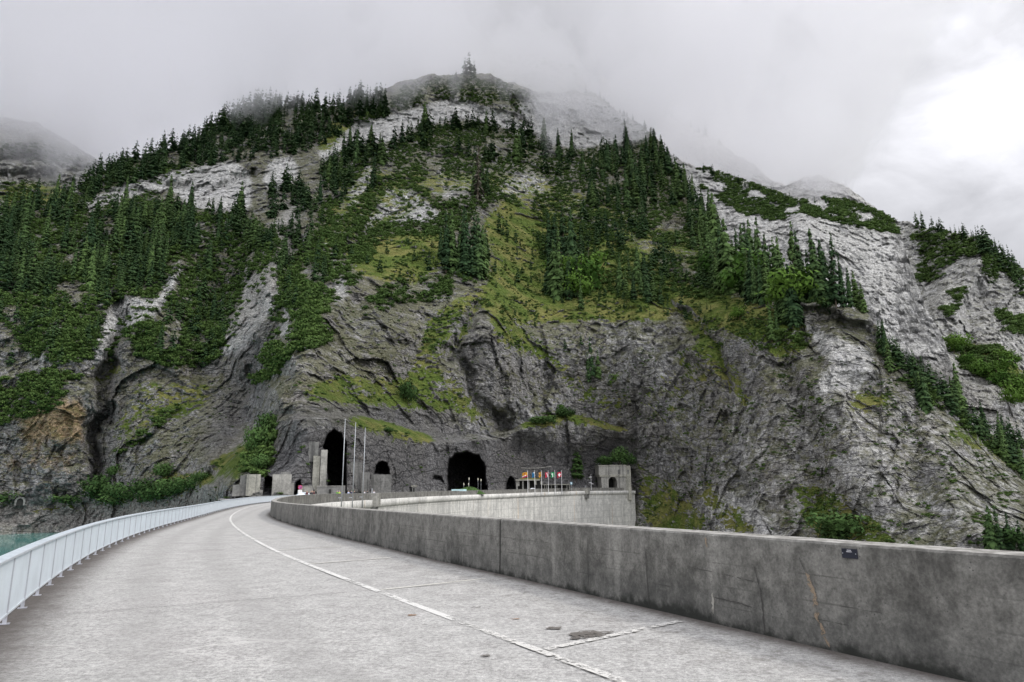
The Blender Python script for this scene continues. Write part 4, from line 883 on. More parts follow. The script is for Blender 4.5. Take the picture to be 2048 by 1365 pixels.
# round no-parking sign on a post
def sign_on_post(px, py, d, label):
    z0 = Zr(21); c = at(px, py, d); o = empty('road_sign', (c[0], c[1], z0), yaw_cam(px), label, 'sign'); h = float(c[2]) - z0
    mb = MB(); mb.tube((0, 0.04, 0), (0, .04, h + .4), .04, n=8); mb.build('post', M['galv'], o)
    red = mat_plain('sign_red', (.55, .03, .04), .5); blue = mat_plain('sign_blue', (.05, .09, .35), .5); R = .42
    mb = MB(); mb.tube((0, 0, h), (0, -.03, h), R, n=28); mb.build('disc_rim', red, o)
    mb = MB(); mb.tube((0, -.031, h), (0, -.04, h), R * .78, n=28); mb.build('disc_face', blue, o)
    mb = MB()
    for s_ in (1, -1):
        M_ = Matrix.Rotation(s_ * rad(45), 3, 'Y'); L_ = R * .82
        mb.add([M_ @ Vector((x, y, z)) + Vector((0, 0, h)) for y in (-.042 - .002 * (s_ > 0), -.05 - .002 * (s_ > 0)) for x, z in ((-L_, -.05), (L_, -.05), (L_, .05), (-L_, .05))], [(0, 1, 2, 3), (7, 6, 5, 4), (0, 4, 5, 1), (1, 5, 6, 2), (2, 6, 7, 3), (3, 7, 4, 0)])
    mb.build('cross_bars', red, o)
    mb = MB(); mb.box((0, -.02, h - .95), (.8, .03, .8), 0); mb.build('lower_plate', mat_plain('sign_white', (.7, .7, .68), .5), o)
    return o
sign_on_post(600.5, 975, 150, 'round red and blue no parking sign over a white plate beside the low pale wall')

# covered rest building and long canopy by the small flags
bd = empty('rest_building', at(1060, 978, 316), 0, 'open flat roofed concrete shelter with square columns behind the first two small flags', 'shelter')
D_ = min(316, rockd(1030, 1085, 958, 978) - 8); print('D_', D_, rockd(1070, 1140, 965, 978))
block('roof', 1031, 1080, 959, 961.6, D_ - 1, 8, M['conc_pale'], bd); block('left_panel', 1032, 1039, 962, 972.5, D_, 1.0, M['conc'], bd)
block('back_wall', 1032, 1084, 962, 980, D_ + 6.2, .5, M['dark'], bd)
for px in (1034, 1046, 1058): block('column', px - 1.6, px + 1.6, 961.6, 980, D_, .8, M['conc'], bd)
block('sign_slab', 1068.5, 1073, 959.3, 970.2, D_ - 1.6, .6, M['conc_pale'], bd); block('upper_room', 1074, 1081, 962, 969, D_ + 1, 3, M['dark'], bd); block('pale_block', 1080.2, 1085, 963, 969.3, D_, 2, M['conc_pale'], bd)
block('grass_roof', 1040, 1081, 956.8, 959, D_ + 1, 5, mat_plain('roof_moss', (.16, .16, .04), .95, 0, .4, .7), bd)
cn = empty('canopy', at(1105, 978, 318), 0, 'long low flat canopy on thin posts above the parked silver car', 'canopy')
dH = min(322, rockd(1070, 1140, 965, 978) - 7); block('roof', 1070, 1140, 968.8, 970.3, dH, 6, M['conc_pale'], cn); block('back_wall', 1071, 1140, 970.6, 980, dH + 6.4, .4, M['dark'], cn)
for px in (1079, 1089.5, 1093.5, 1103, 1114, 1134, 1139): block('post', px - .55, px + .55, 970.3, 981, dH, .25, M['conc'], cn)
# overhead cable with a lit end by the flags
wr = MB()
W_ = [at(1042, 936.5, 318), at(1062, 937, 318), at(1085, 936, 318), at(1103, 933, 318)]
for a, b in zip(W_[:-1], W_[1:]): wr.tube(a, b, .13, n=6)
tag(wr.build('steel_beam', M['conc']), 'thin level beam hung on the rock above the small flags', 'beam')
# flagpoles with small flags
def flag(px, cols_, wpx, d, label, kind_, topy=941, basey=986, cloth=(3, 17)):
    b = at(px, 985, d); z0 = Zr(62) - 1.3; o = empty('flag', (b[0], b[1], z0), yaw_cam(px), label, 'flag', 'small flags on white poles by the shelter'); H_ = float(at(px, topy, d)[2]) - z0
    mb = MB(); mb.tube((0, 0, 0), (0, 0, H_), .11, .08, 8); mb.build('flagpole', M['white'], o)
    W__ = wpx / F * d * 1.05; h0, h1 = H_ - .8, H_ - .8 - 12 / F * d * .75; nx_, nz_ = 12, 8; V = []; mi = []
    for j in range(nz_ + 1):
        for i in range(nx_ + 1):
            u = i / nx_; v = j / nz_; V.append((-.1 - W__ * u, .28 * u * math.sin(7 * u + 1.6 * v + px) , h0 + (h1 - h0) * v - .75 * u * u * (.4 + v * .6)))
    Fq = []; 
    for j in range(nz_):
        for i in range(nx_): Fq.append((j * 13 + i, j * 13 + i + 1, (j + 1) * 13 + i + 1, (j + 1) * 13 + i)); mi.append(kind_(( i + .5) / nx_, (j + .5) / nz_))
    V2 = [(x, y + .03, z) for x, y, z in V]; n_ = len(V)
    mesh_np('flag_cloth', V + V2, Fq + [tuple(n_ + q for q in f[::-1]) for f in Fq], cols_, o, smooth=True, matidx=mi + mi)
    return o
M['white'] = mat_plain('white_enamel', (.75, .75, .76), .4, 0, .05)
def fc(n_, c): return mat_plain(n_, c, .8, 0, .1, 2.)
red, yel, blu, grn, wht, blk = fc('flag_red', (.45, .02, .05)), fc('flag_orange', (.62, .30, .02)), fc('flag_blue', (.02, .16, .33)), fc('flag_green', (.02, .26, .09)), fc('flag_white', (.8, .8, .8)), fc('flag_black', (.03, .02, .02))
flag(1055.8, [yel, red, wht, blk], 9.5, 297, 'orange, white and red flag furthest left, above the shelter roof', lambda u, v: (3 if .35 < u < .7 and .15 < v < .3 else 1 if .45 < u < .6 and .3 < v < .5 else 0) if v < .58 else (2 if v < .76 and u > .25 else 1))
flag(1070, [blu, wht], 4.5, 302, 'narrow blue flag second from the left', lambda u, v: 1 if u < .3 and v < .2 else 0)
flag(1083.5, [yel, wht, blk], 4.5, 307, 'limp yellow and black flag third from the left', lambda u, v: 2 if (u + v * 1.2) % .7 > .5 else (1 if .3 < u < .5 and .3 < v < .4 else 0))
flag(1097, [red, wht], 5., 312, 'red flag with a white diagonal between the yellow and the green flags', lambda u, v: 1 if abs(u - .25 + (v - .5) * .5) < .14 and v > .15 else 0)
flag(1110.5, [grn, wht], 7., 317, 'green flag with a white upright mark', lambda u, v: 1 if (.42 < u < .6 and v > .25) or (.5 < u < .8 and .25 < v < .38) else 0)
flag(1124, [red, wht], 8., 322, 'red flag with a white cross, furthest right', lambda u, v: 1 if (abs(u - .45) < .12 and .2 < v < .85) or (abs(v - .52) < .13 and .15 < u < .75) else 0)

# mast with antennas near the tower, and the lamp sign by the canopy
an = empty('antenna_mast', at(1182.5, 978, 338), yaw_cam(1182), 'thin antenna mast with three short crossbars left of the concrete portal tower', 'mast'); an.location.z = Zr(72)
H_ = float(at(1182, 949, 338)[2]) - Zr(72); mb = MB(); mb.tube((0, 0, 0), (0, 0, H_), .09, .06, 8); mb.build('pole', M['white'], an)
for hz, x0, x1 in ((.82, -.9, .5), (.47, -1.1, .3), (.4, .0, 1.1)): mb = MB(); mb.tube((x0, 0, H_ * hz), (x1, 0, H_ * hz), .1, n=6); mb.build('crossbar', M['white'], an)
sg = empty('info_board', at(1143, 980, 330), yaw_cam(1143), 'small white and blue board on a post right of the canopy', 'sign'); sg.location.z = Zr(68)
mb = MB(); mb.tube((0, 0, 0), (0, 0, 4.0), .07, n=8); mb.build('post', M['galv'], sg); mb = MB(); mb.box((0, -.1, 3.4), (.9, .08, 1.1), bev=.02); mb.build('board', fc('board_blue', (.25, .5, .62)), sg); mb = MB(); mb.box((0, -.15, 3.4), (.5, .03, .6)); mb.build('emblem', wht, sg)

# brackets on the outer side of the wall
for t, lab in ((33.64, 'square concrete bracket box on the far parapet right of the tall flagpoles'), (71.3, 'square concrete bracket box on the parapet near the portal tower')):
    o = empty('wall_bracket', arc(t, Rw(t), Zr(t)), A0 - rad(t), lab, 'bracket')
    mb = MB(); mb.box((-1.6, 0, -.35), (2.3, 2.6, 3.1), bev=.05); mb.build('box', M['conc'], o)
    mb = MB(); mb.box((-1.3, 0, -2.9), (1.5, 2.0, 2.0), taper=1.25); mb.build('corbel', M['conc_dark'], o)
    mb = MB(); mb.tube((-.9, 0, 1.2), (-.9, 0, 2.3), .12, n=8); mb.build('pipe', M['galv'], o)

# three tall flagpoles on the far parapet
kinds = ['leftmost of the three tall bare flagpoles on the far parapet', 'middle of the three tall bare flagpoles on the far parapet', 'rightmost and shortest looking of the three tall bare flagpoles']
for i, (t, px, ty) in enumerate([(27.1, 674.5, 840), (29.3, 694, 847), (31.3, 719, 857)]):
    c = arc(t, Rw(t) - 1.62, 0); d = math.hypot(c.x, c.y); z0 = Zr(t) - 2.0; zt = float(at(px, ty, d)[2])
    o = empty('flagpole', (c.x, c.y, z0), 0, kinds[i], 'flagpole', 'tall bare flagpoles on the far parapet'); rt_ = at(px, 900, d)
    mb = MB(); mb.tube((0, 0, 0), (0, 0, zt - z0), .10, .06, 12); mb.build('pole', M['galv'], o, True)
    for hz in (.5, 2.4): mb = MB(); mb.box((.35 * math.cos(A0 - rad(t)), .35 * math.sin(A0 - rad(t)), hz), (.7, .35, .12), A0 - rad(t)); mb.build('clamp', M['rail_post'], o)
    mb = MB(); mb.tube((0, 0, zt - z0), (0, 0, zt - z0 + .18), .12, .05, 10); mb.build('finial', M['galv'], o)

# portal tower
def portal():
    tt = 76.6; d = 366; y = yaw_cam(1230) + rad(14)
    L_ = at(1200, 985, d); o = empty('portal_tower', at(1232, 985, d), y, 'square pale concrete portal tower with an arched doorway and bushes growing on its top', 'tower'); o.location.z = 0
    def px2x(px): return (px - 1232) / F * d * 1.03
    wl, wr = px2x(1203), px2x(1252); zb = Zr(77) - 4.2; z1 = float(at(1232, 950, d)[2]); z2 = float(at(1232, 954, d)[2]); zt = float(at(1232, 932, d)[2])
    zg = Zr(77); ax0, ax1 = px2x(1218.5), px2x(1235); ac = (ax0 + ax1) / 2; ar = (ax1 - ax0) / 2; zsp = float(at(1228, 964, d)[2]); th = 9.
    # front wall with a real arched opening
    V = []; Fc = []
    arcp = [(ac + ar * math.cos(math.pi - math.pi * k / 16), zsp + ar * 1.1 * math.sin(math.pi * k / 16)) for k in range(17)]
    ins = [(ax0, zb)] + arcp + [(ax1, zb)]; 
    outp = [(wl + 1.2, zb)] + [(wl + .3 - (wl + .3 - ac) * 0, zsp + (z2 - zsp) * 1.0) if k == 0 else (wl + (wr - wl) * k / 16, z2) for k in range(17)] + [(wr, zb)]
    mb = MB()
    for yy in (0, th): mb.v += [(x, yy, z) for x, z in ins] + [(x, yy, z) for x, z in outp]
    n_ = len(ins); 
    for k in range(n_ - 1): mb.f += [(k, k + 1, n_ + k + 1, n_ + k), (2 * n_ + k, 3 * n_ + k, 3 * n_ + k + 1, 2 * n_ + k + 1), (k, 2 * n_ + k, 2 * n_ + k + 1, k + 1), (n_ + k, n_ + k + 1, 3 * n_ + k + 1, 3 * n_ + k)]
    mb.mi = [0] * len(mb.f); mb.build('lower_wall', M['conc'], o)
    mb = MB(); mb.box(((wl + wr) / 2 + .1, th / 2, (z1 + z2) / 2), (wr - wl + .9, th + .8, z1 - z2)); mb.build('string_course', M['conc_pale'], o)
    mb = MB(); mb.box(((wl + wr) / 2 - .2, th / 2, (z1 + zt) / 2), (wr - wl + .9, th, zt - z1 - .01)); mb.build('upper_wall', M['conc'], o)
    mb = MB(); mb.box(((wl + wr) / 2 - .2, th / 2, zt + .2), (wr - wl + 1.5, th + .6, .4)); mb.build('coping', M['conc_pale'], o)
    mb = MB(); mb.box((wr + 1.45, th / 2 + .4, (zb - 1 + zt) / 2), (2.9, th - .6, zt - zb + 1)); mb.build('side_buttress', M['conc_pale'], o)
    for x, s in ((px2x(1239), 0), (wr + 1.6, .66)):
        mb = MB(); mb.box((x, -.04 + s, zt - 3.1), (1.1, .12, 2.2)); mb.build('niche', M['conc_dark'], o)
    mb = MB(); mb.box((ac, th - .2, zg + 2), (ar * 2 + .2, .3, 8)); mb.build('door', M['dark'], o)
    mb = MB(); mb.box(((wl + wr) / 2, -.03, zsp - 1), (wr - wl, .02, .12)); 
    return o
portal()
# boundary stone opening at the left shore
al = empty('tunnel_portal', at(39, 1010, 352), yaw_cam(39), 'tiny arched stone tunnel portal at the foot of the ochre cliff by the lake', 'tunnel portal'); zq = float(at(39, 1011, 352)[2]); al.location.z = zq
mb = MB()
for k in range(9):
    a = math.pi * k / 8; mb.box((1.45 * math.cos(a), 0, 1.6 + 1.45 * math.sin(a)), (.7, 4.5, .62), 0)
for sx in (-1, 1): mb.box((sx * 1.45, 0, .8), (.62, 4.4, 1.7))
mb.build('arch_ring', M['conc_dark'], al); mb = MB(); mb.box((0, 0.1, 1.3), (2.5, 3.6, 2.9)); mb.build('opening', M['dark'], al)  # opening is a solid box, its shade put in as black colour

# ------------------------------------------------------------------ cars
def car(name, px, py, d, length, col, label, yaw=None):
    t_ = at(px, py, d); o = empty(name, (t_[0], t_[1], t_[2]), yaw_cam(px) if yaw is None else yaw, label, 'car'); L_ = length; W_ = 1.75
    prof = [(-.5, .28), (-.5, .62), (-.47, .78), (-.30, .92), (-.17, 1.36), (-.05, 1.46), (.16, 1.44), (.33, 1.0), (.48, .82), (.5, .6), (.5, .28)]
    V = []; 
    for y, s in ((-W_ / 2, .0), (W_ / 2, .0)):
        for x, z in prof: V.append((x * L_, y * (.80 if z > 1.1 else 1.), z))
    n_ = len(prof); mb = MB(); fs = [(k, k + 1, n_ + k + 1, n_ + k) for k in range(n_ - 1)] + [(n_ - 1, 0, n_, 2 * n_ - 1), tuple(range(n_))[::-1], tuple(range(n_, 2 * n_))]
    mb.add(V, fs); mb.build('body', mat_plain('car_paint', col, .25, .2, .03), o)
    gl = mat_plain('car_glass', (.02, .025, .03), .08)
    for y in (-1, 1):
        mb = MB(); ys = y * (W_ / 2 * .90 + .012); mb.add([(-.26 * L_, ys, .96), (-.155 * L_, ys * .93, 1.3), (.145 * L_, ys * .93, 1.3), (.27 * L_, ys, .98)], [(0, 1, 2, 3)] if y < 0 else [(3, 2, 1, 0)]); mb.build('side_window', gl, o)
    mb = MB(); mb.add([(.325 * L_, -.7, 1.03), (.325 * L_, .7, 1.03), (.175 * L_, .62, 1.43), (.175 * L_, -.62, 1.43)], [(0, 1, 2, 3)]); mb.build('windscreen', gl, o)
    for x in (-.31, .31):
        for y in (-1, 1):
            mb = MB(); mb.tube((x * L_, y * (W_ / 2 - .2), .31), (x * L_, y * (W_ / 2 + .015), .31), .31, n=18); wl = mb.build('wheel', M['dark'], o)
            mb = MB(); mb.tube((x * L_, y * (W_ / 2 - .1), .31), (x * L_, y * (W_ / 2 + .03), .31), .18, n=14); mb.build('rim', M['galv'], wl)
    return o
def zcar(px, t, d): return None
c1 = car('parked_car', 1125, 980, 331, 4.6, (.62, .64, .70), 'silver car parked under the right end of the long canopy'); c1.location.z = Zr(68) + .55
c2 = car('parked_car', 1065, 980, 311, 4.3, (.75, .76, .78), 'white car half hidden behind the parapet near the shelter columns'); c2.location.z = Zr(62) + .15
c3 = car('parked_car', 606, 990, 143, 4.4, (.72, .80, .86), 'pale blue white car behind the parapet beside the no parking sign', yaw_cam(606) + .15); c3.location.z = Zr(27)

# ------------------------------------------------------------------ people (one continuous skinned body each)
def person(px, t, R, top, trousers, hair, label, turn=0., arm=0.):
    b = arc(t, R, Zr(t)); o_ = None
    J = [(0, 0, .95), (0, 0, 1.2), (0, 0, 1.42), (0, 0, 1.52), (0, .01, 1.62), (0, .01, 1.76),
         (-.19, 0, 1.41), (-.27, -.02, 1.13), (-.25, -.16 - arm, .92 + arm), (.19, 0, 1.41), (.27, -.02, 1.13), (.25, -.14, .92),
         (-.1, 0, .9), (-.11, -.03, .5), (-.11, 0, .07), (-.11, -.16, .03), (.1, 0, .9), (.12, .03, .5), (.13, .05, .07), (.13, -.11, .03)]
    Ed = [(0, 1), (1, 2), (2, 3), (3, 4), (4, 5), (2, 6), (6, 7), (7, 8), (2, 9), (9, 10), (10, 11), (0, 12), (12, 13), (13, 14), (14, 15), (0, 16), (16, 17), (17, 18), (18, 19)]
    Rd = [.15, .14, .15, .055, .10, .095, .07, .05, .035, .07, .05, .035, .10, .07, .045, .035, .10, .07, .045, .035]
    me = bpy.data.meshes.new('person'); me.from_pydata(J, Ed, []); me.materials.append(top); me.materials.append(trousers); me.materials.append(hair); me.materials.append(M['skin'])
    ob = bpy.data.objects.new('person', me); COL.objects.link(ob); sk = ob.modifiers.new('s', 'SKIN'); ob.modifiers.new('u', 'SUBSURF').levels = 1
    for v, r in zip(me.skin_vertices[0].data, Rd): v.radius = (r, r * .8)
    me.skin_vertices[0].data[0].use_root = True
    dg = bpy.context.evaluated_depsgraph_get(); me2 = bpy.data.meshes.new_from_object(ob.evaluated_get(dg)); ob.modifiers.clear(); ob.data = me2
    if len(me2.materials) < 4:
        me2.materials.clear()
        for q in (top, trousers, hair, M['skin']): me2.materials.append(q)
    for p in me2.polygons:
        c = p.center; p.use_smooth = True
        p.material_index = 3 if (c.z > 1.5 and c.y < .0 and c.z < 1.72) or (abs(c.x) > .2 and c.z < .97 and c.y < -.1) or 1.47 < c.z < 1.56 else 2 if c.z > 1.55 else 1 if c.z < .93 else 0
    ob.location = b; ob.rotation_euler = (0, 0, turn); tag(ob, label, 'person', 'people behind the far parapet'); return ob
M['skin'] = mat_plain('skin', (.45, .27, .19), .6, 0, .05)
ck = lambda n_, c: mat_plain(n_, c, .85, 0, .15, 6.)
dk, dm, hv, gr, nv, wt, lb, hr, hg, rdj = ck('dark_jacket', (.03, .03, .035)), ck('maroon_jacket', (.10, .025, .03)), ck('yellow_vest', (.45, .55, .05)), ck('green_jacket', (.08, .30, .03)), ck('navy_jacket', (.04, .05, .16)), ck('white_shirt', (.7, .68, .72)), ck('light_blue_shirt', (.45, .5, .68)), ck('dark_hair', (.03, .022, .018)), ck('fair_hair', (.35, .27, .18)), ck('orange_cap', (.5, .12, .04))
P_list = [(614, dm, hr, 'person in a maroon jacket behind the far parapet, beside the white car'), (622, dk, hr, 'person in a black jacket standing close to a companion with a light cap'), (624.5, dk, wt, 'person with a light cap in a dark jacket behind the parapet'), (628, dm, hr, 'dark haired person at the right of the group near the pale pier'),
          (674.5, gr, rdj, 'person in a bright green jacket right of the first tall flagpole'), (679, hv, rdj, 'person in a yellow safety vest between two tall flagpoles'), (685, nv, hr, 'person in a navy jacket left of the middle tall flagpole'), (697, lb, hg, 'person in a pale lilac top right of the middle tall flagpole'), (703, nv, wt, 'person in navy with a white cap before the third tall flagpole'),
          (709, dk, hr, 'short person in dark clothes just left of the third tall flagpole'), (729, wt, hr, 'person with dark hair and a white shirt left of the bracket box'), (735, dk, hr, 'tall person all in black directly left of the bracket box'), (748, wt, wt, 'person in white right of the bracket box')]
for i, (px, tp_, hh, lab) in enumerate(P_list):
    R = 290.3 + .35 * (i % 3); x, y, _ = ray(px, 985); D = Vector((float(x), float(y))).normalized(); C2 = Vector(CE); al_ = C2.dot(D); d = al_ + math.sqrt(R * R - (C2.length_squared - al_ * al_)); q = D * d
    a = math.degrees((A0 - math.atan2(q.y - CE[1], q.x - CE[0]) + math.pi) % (2 * math.pi) - math.pi)
    person(px, a, R, tp_, dk, hh, lab, turn=random.uniform(-1, 1), arm=.1 * (i % 2))

# ------------------------------------------------------------------ vegetation
def conifer(seed, layers=20, nb=9, seg=2, droop=.55, wide=.15):
    r_ = random.Random(seed); V = []; Fc = []; tint = []
    lean = r_.uniform(-.01, .01)
    for L_ in range(layers):
        z = .07 + .90 * (L_ + r_.random() * .4) / layers; R_ = wide * (1 - z) ** .72 * (.9 + .35 * r_.random()) + .006
        if z < .2: R_ *= .65 + 1.6 * z
        k = max(4, int(nb * (.55 + .6 * (1 - z))))
        for b in range(k):
            if r_.random() < .14: continue
            a = 2 * math.pi * (b + r_.random() * .7) / k + L_ * 1.3; rr = R_ * r_.uniform(.5, 1.2); z = min(.985, max(.05, z + r_.uniform(-.55, .55) / layers)); w_ = rr * r_.uniform(.2, .34) + .003; dz = -droop * rr * r_.uniform(.5, 1.2)
            ca, sa = math.cos(a), math.sin(a); base = len(V); g_ = r_.random()
            tip = (ca * rr, sa * rr, z + dz); mid = (ca * rr * .55, sa * rr * .55, z + dz * .32 + .012)
            l = (mid[0] - sa * w_, mid[1] + ca * w_, mid[2] - w_ * .7 - .004); r2 = (mid[0] + sa * w_, mid[1] - ca * w_, mid[2] - w_ * .7 - .004)
            V += [(lean * z, 0, z + .01), l, tip, r2, mid, (tip[0] * .8, tip[1] * .8, tip[2] - .55 * w_ - .01)]
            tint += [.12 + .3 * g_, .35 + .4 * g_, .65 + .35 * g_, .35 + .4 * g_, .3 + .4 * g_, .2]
            Fc += [(base, base + 1, base + 4), (base + 1, base + 2, base + 4), (base + 4, base + 2, base + 3), (base, base + 4, base + 3), (base + 1, base + 5, base + 3)]
    b = len(V); V += [(.006, 0, .93), (-.004, .006, .93), (-.004, -.006, .93), (0, 0, 1.0)]; tint += [.4] * 4; Fc += [(b, b + 1, b + 3), (b + 1, b + 2, b + 3), (b + 2, b, b + 3)]
    return np.array(V, np.float32), np.array(Fc, np.int32), np.array(tint, np.float32)
def trunk_mesh(seed, h=.95, r=.012):
    r_ = random.Random(seed); mb = MB(); x = y = 0
    for k in range(5):
        z0, z1 = h * k / 5, h * (k + 1) / 5; nx_, ny_ = x + r_.uniform(-.004, .004), y + r_.uniform(-.004, .004)
        mb.tube((x, y, z0 - (.03 if k == 0 else 0)), (nx_, ny_, z1), r * (1 - .18 * k), r * (1 - .18 * (k + 1)), 6, cap=False); x, y = nx_, ny_
    for k in range(14): a = k * 2.4; z = .1 + .05 * k; mb.tube((0, 0, z), (math.cos(a) * .07, math.sin(a) * .07, z - .015), .003, .001, 3, cap=False)
    return mb
def leafball(seed, n=220, lobes=7, flat=.8, size=.09, up_=.5):
    """leaf-sized faces spread through several lobes; unit height"""
    r_ = np.random.default_rng(seed); V = []; Fc = []; T = []
    C_ = [(r_.uniform(-.28, .28), r_.uniform(-.28, .28), r_.uniform(.3, .78) * up_ / .5 * .6 + .1, r_.uniform(.16, .3)) for _ in range(lobes)]
    for i in range(n):
        c = C_[i % lobes]; d = r_.normal(size=3); d /= np.linalg.norm(d); rr = c[3] * r_.uniform(.55, 1.1); p = np.array(c[:3]) + d * rr * [1, 1, flat]
        if p[2] < 0: p[2] = abs(p[2]) * .3
        u = r_.normal(size=3); u -= d * (u @ d) * .6; u /= np.linalg.norm(u); v = np.cross(d, u); s_ = size * r_.uniform(.6, 1.3); b = len(V)
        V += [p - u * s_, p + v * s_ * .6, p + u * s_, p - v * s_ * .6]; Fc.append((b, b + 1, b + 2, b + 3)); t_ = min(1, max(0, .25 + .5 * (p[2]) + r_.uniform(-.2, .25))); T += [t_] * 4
    return np.array(V, np.float32), np.array(Fc, np.int32), np.array(T, np.float32)

# --- where the trees stand
TR_ = []    # (px, py, height px, sheet, kind, cluster)
def scatter(poly, n, h0, h1, cluster, sheet=S1, kind='spruce', mind=None, seed=0):
    r_ = random.Random(seed * 77 + len(TR_)); xs = [p[0] for p in poly]; ys = [p[1] for p in poly]; got = 0; tries = 0
    while got < n and tries < n * 14:
        tries += 1; x = r_.uniform(min(xs), max(xs)); y = r_.uniform(min(ys), max(ys))
        if not bool(inpoly(poly, np.array([x]), np.array([y]))[0]) or not sheet.has(x, y): continue
        if h0 > 20 and cluster not in (0, 8) and (float(fbm(np.array([[x / 70., y / 45., 3.3]]), 3, 909)[0]) < -.16 or (sheet is S1 and float(sm(PALE, x, y)) > .45)): continue
        TR_.append((x, y, r_.uniform(h0, h1) * (.5 + .75 * r_.random()), sheet, kind, cluster)); got += 1
def line_trees(pts_, n, h0, h1, cluster, sheet=S1, kind='spruce', dy=6, seed=0):
    r_ = random.Random(seed + 5); L_ = np.array(pts_, float)
    for k in range(n):
        q = (k + r_.random()) / n * (len(L_) - 1); i = min(int(q), len(L_) - 2); p = L_[i] + (L_[i + 1] - L_[i]) * (q - i)
        TR_.append((p[0], p[1] + r_.uniform(0, dy), r_.uniform(h0, h1), sheet, kind, cluster))
scatter([(150,400),(200,350),(300,315),(400,285),(480,240),(560,220),(700,215),(760,200),(770,240),(700,262),(650,290),(590,315),(450,330),(330,350),(230,385),(160,415)], 420, 26, 46, 0)
line_trees([(20,430),(120,405),(200,345),(330,308),(400,275),(450,245),(500,222),(560,212),(640,222),(740,195)], 85, 26, 48, 0)
scatter([(-100,440),(0,440),(150,400),(170,430),(300,430),(420,425),(500,430),(560,470),(500,520),(380,560),(340,570),(300,640),(200,610),(100,600),(0,590),(-100,590)], 520, 30, 66, 1)
scatter([(520,350),(600,330),(640,350),(700,290),(790,300),(760,340),(740,400),(700,400),(650,440),(600,490),(560,560),(500,560),(520,460)], 150, 30, 60, 2)
scatter([(440,560),(520,530),(600,490),(680,520),(600,640),(520,700),(400,740),(280,740),(330,640),(380,600)], 90, 26, 52, 3)
scatter([(-50,600),(60,600),(220,620),(200,700),(100,740),(0,740)], 40, 22, 42, 3)
scatter([(790,300),(850,262),(1060,275),(1120,305),(1290,300),(1380,370),(1400,470),(1300,470),(1150,400),(1080,340),(950,330),(850,340)], 110, 34, 60, 4)
line_trees([(780,300),(860,262),(920,255),(1000,262),(1070,275)], 26, 34, 56, 4); line_trees([(1300,300),(1350,350),(1400,420),(1440,480)], 26, 44, 70, 4, dy=14)
scatter([(1140,330),(1290,310),(1370,400),(1420,470),(1400,510),(1280,470),(1160,410)], 70, 46, 76, 4)
for x, y, h in [(893,540,120),(905,548,130),(918,552,150),(930,556,158),(942,553,140),(955,556,125),(966,550,112),(948,530,120),(925,530,135),(880,520,90),(972,520,80),(960,540,105),(905,520,110)]: TR_.append((x, y, h, S1, 'spruce', 5))
for x, y, h in [(957,405,110),(962,380,78),(975,395,70),(948,395,84),(640,410,74),(700,300,70),(742,296,62),(770,235,66)]: TR_.append((x, y, h, S1, 'bare' if (x, y) == (957, 405) else 'spruce', 5))
for x, y, h in [(1098,590,115),(1112,596,140),(1125,600,160),(1138,600,150),(1150,596,120),(1175,590,100),(1110,540,115),(1128,520,125),(1100,515,95),(1145,540,120),(1165,560,110),(1162,622,92)]: TR_.append((x, y, h, S1, 'spruce', 6))
for x, y, h in [(1140,570,84),(1165,590,92),(1180,560,80),(1155,600,70),(1120,560,84)]: TR_.append((x, y, h, S1, 'broad', 6))
for x, y, h in [(1240,580,66),(1252,590,70),(1268,600,80),(1282,590,72),(1295,604,78),(1308,602,66),(1322,610,64),(1290,570,84),(1275,565,76),(1260,560,60),(1336,632,34),(1305,560,50)]: TR_.append((x, y, h, S1, 'spruce', 7))
scatter([(1400,560),(1420,500),(1480,520),(1540,560),(1620,600),(1600,612),(1480,600),(1420,590)], 34, 90, 125, 8)
for x, y, h in [(1430,570,118),(1445,578,130),(1462,585,140),(1480,580,132),(1498,600,138),(1512,608,150),(1524,610,128),(1535,604,140),(1560,590,118),(1640,604,138),(1655,606,150),(1672,608,142),(1688,610,128),(1700,612,110),(1625,600,128),(1610,598,140),(1590,596,150),(1576,640,112),(1590,648,118),(1604,640,100),(1556,690,92),(1545,682,70),(1560,650,70),(1715,614,84),(1728,622,70)]: TR_.append((x, y, h, S1, 'spruce', 8))
for x, y, h in [(1578,628,104),(1500,590,100),(1440,560,82),(1590,620,96),(1480,560,92)]: TR_.append((x, y, h, S1, 'broad', 8))
for x, y, h in [(1185,752,96),(1176,762,70),(1196,758,64)]: TR_.append((x, y, h, S1, 'spruce', 9))
TR_ += [(1162,692,28,S1,'spruce',9),(1130,700,26,S1,'spruce',9),(1070,655,30,S1,'spruce',9),(1520,700,26,S1,'spruce',9),(1372,640,30,S1,'spruce',9),(1228,775,34,S1,'broad',9),(1120,832,30,S1,'broad',9),(1152,960,86,S1,'larch',10),(1160,960,60,S1,'larch',10),(1480,640,34,S1,'broad',9)]
scatter([(980,560),(1000,420),(1110,440),(1230,490),(1330,560),(1400,600),(1560,640),(1500,690),(1400,640),(1260,630),(1120,630),(1000,640)], 120, 12, 30, 9)
scatter([(980,480),(1090,430),(1230,450),(1400,520),(1480,560),(1400,590),(1280,540),(1100,500)], 80, 28, 52, 9)
scatter([(690,520),(800,470),(900,460),(900,540),(800,560)], 24, 18, 34, 9)
line_trees([(1310,268),(1250,230),(1200,190)], 12, 8, 20, 11); line_trees([(1400,340),(1500,372),(1590,402)], 16, 10, 24, 11, S2)
for x, y, h in [(938,150,48),(930,152,38),(948,153,34),(912,165,24),(1173,192,26),(770,215,48),(715,205,36),(700,212,40),(752,200,36),(1255,245,12),(740,202,30)]: TR_.append((x, y, h, S1, 'spruce', 11))
line_trees([(1620,402),(1700,405),(1800,450)], 10, 8, 16, 11, S2)
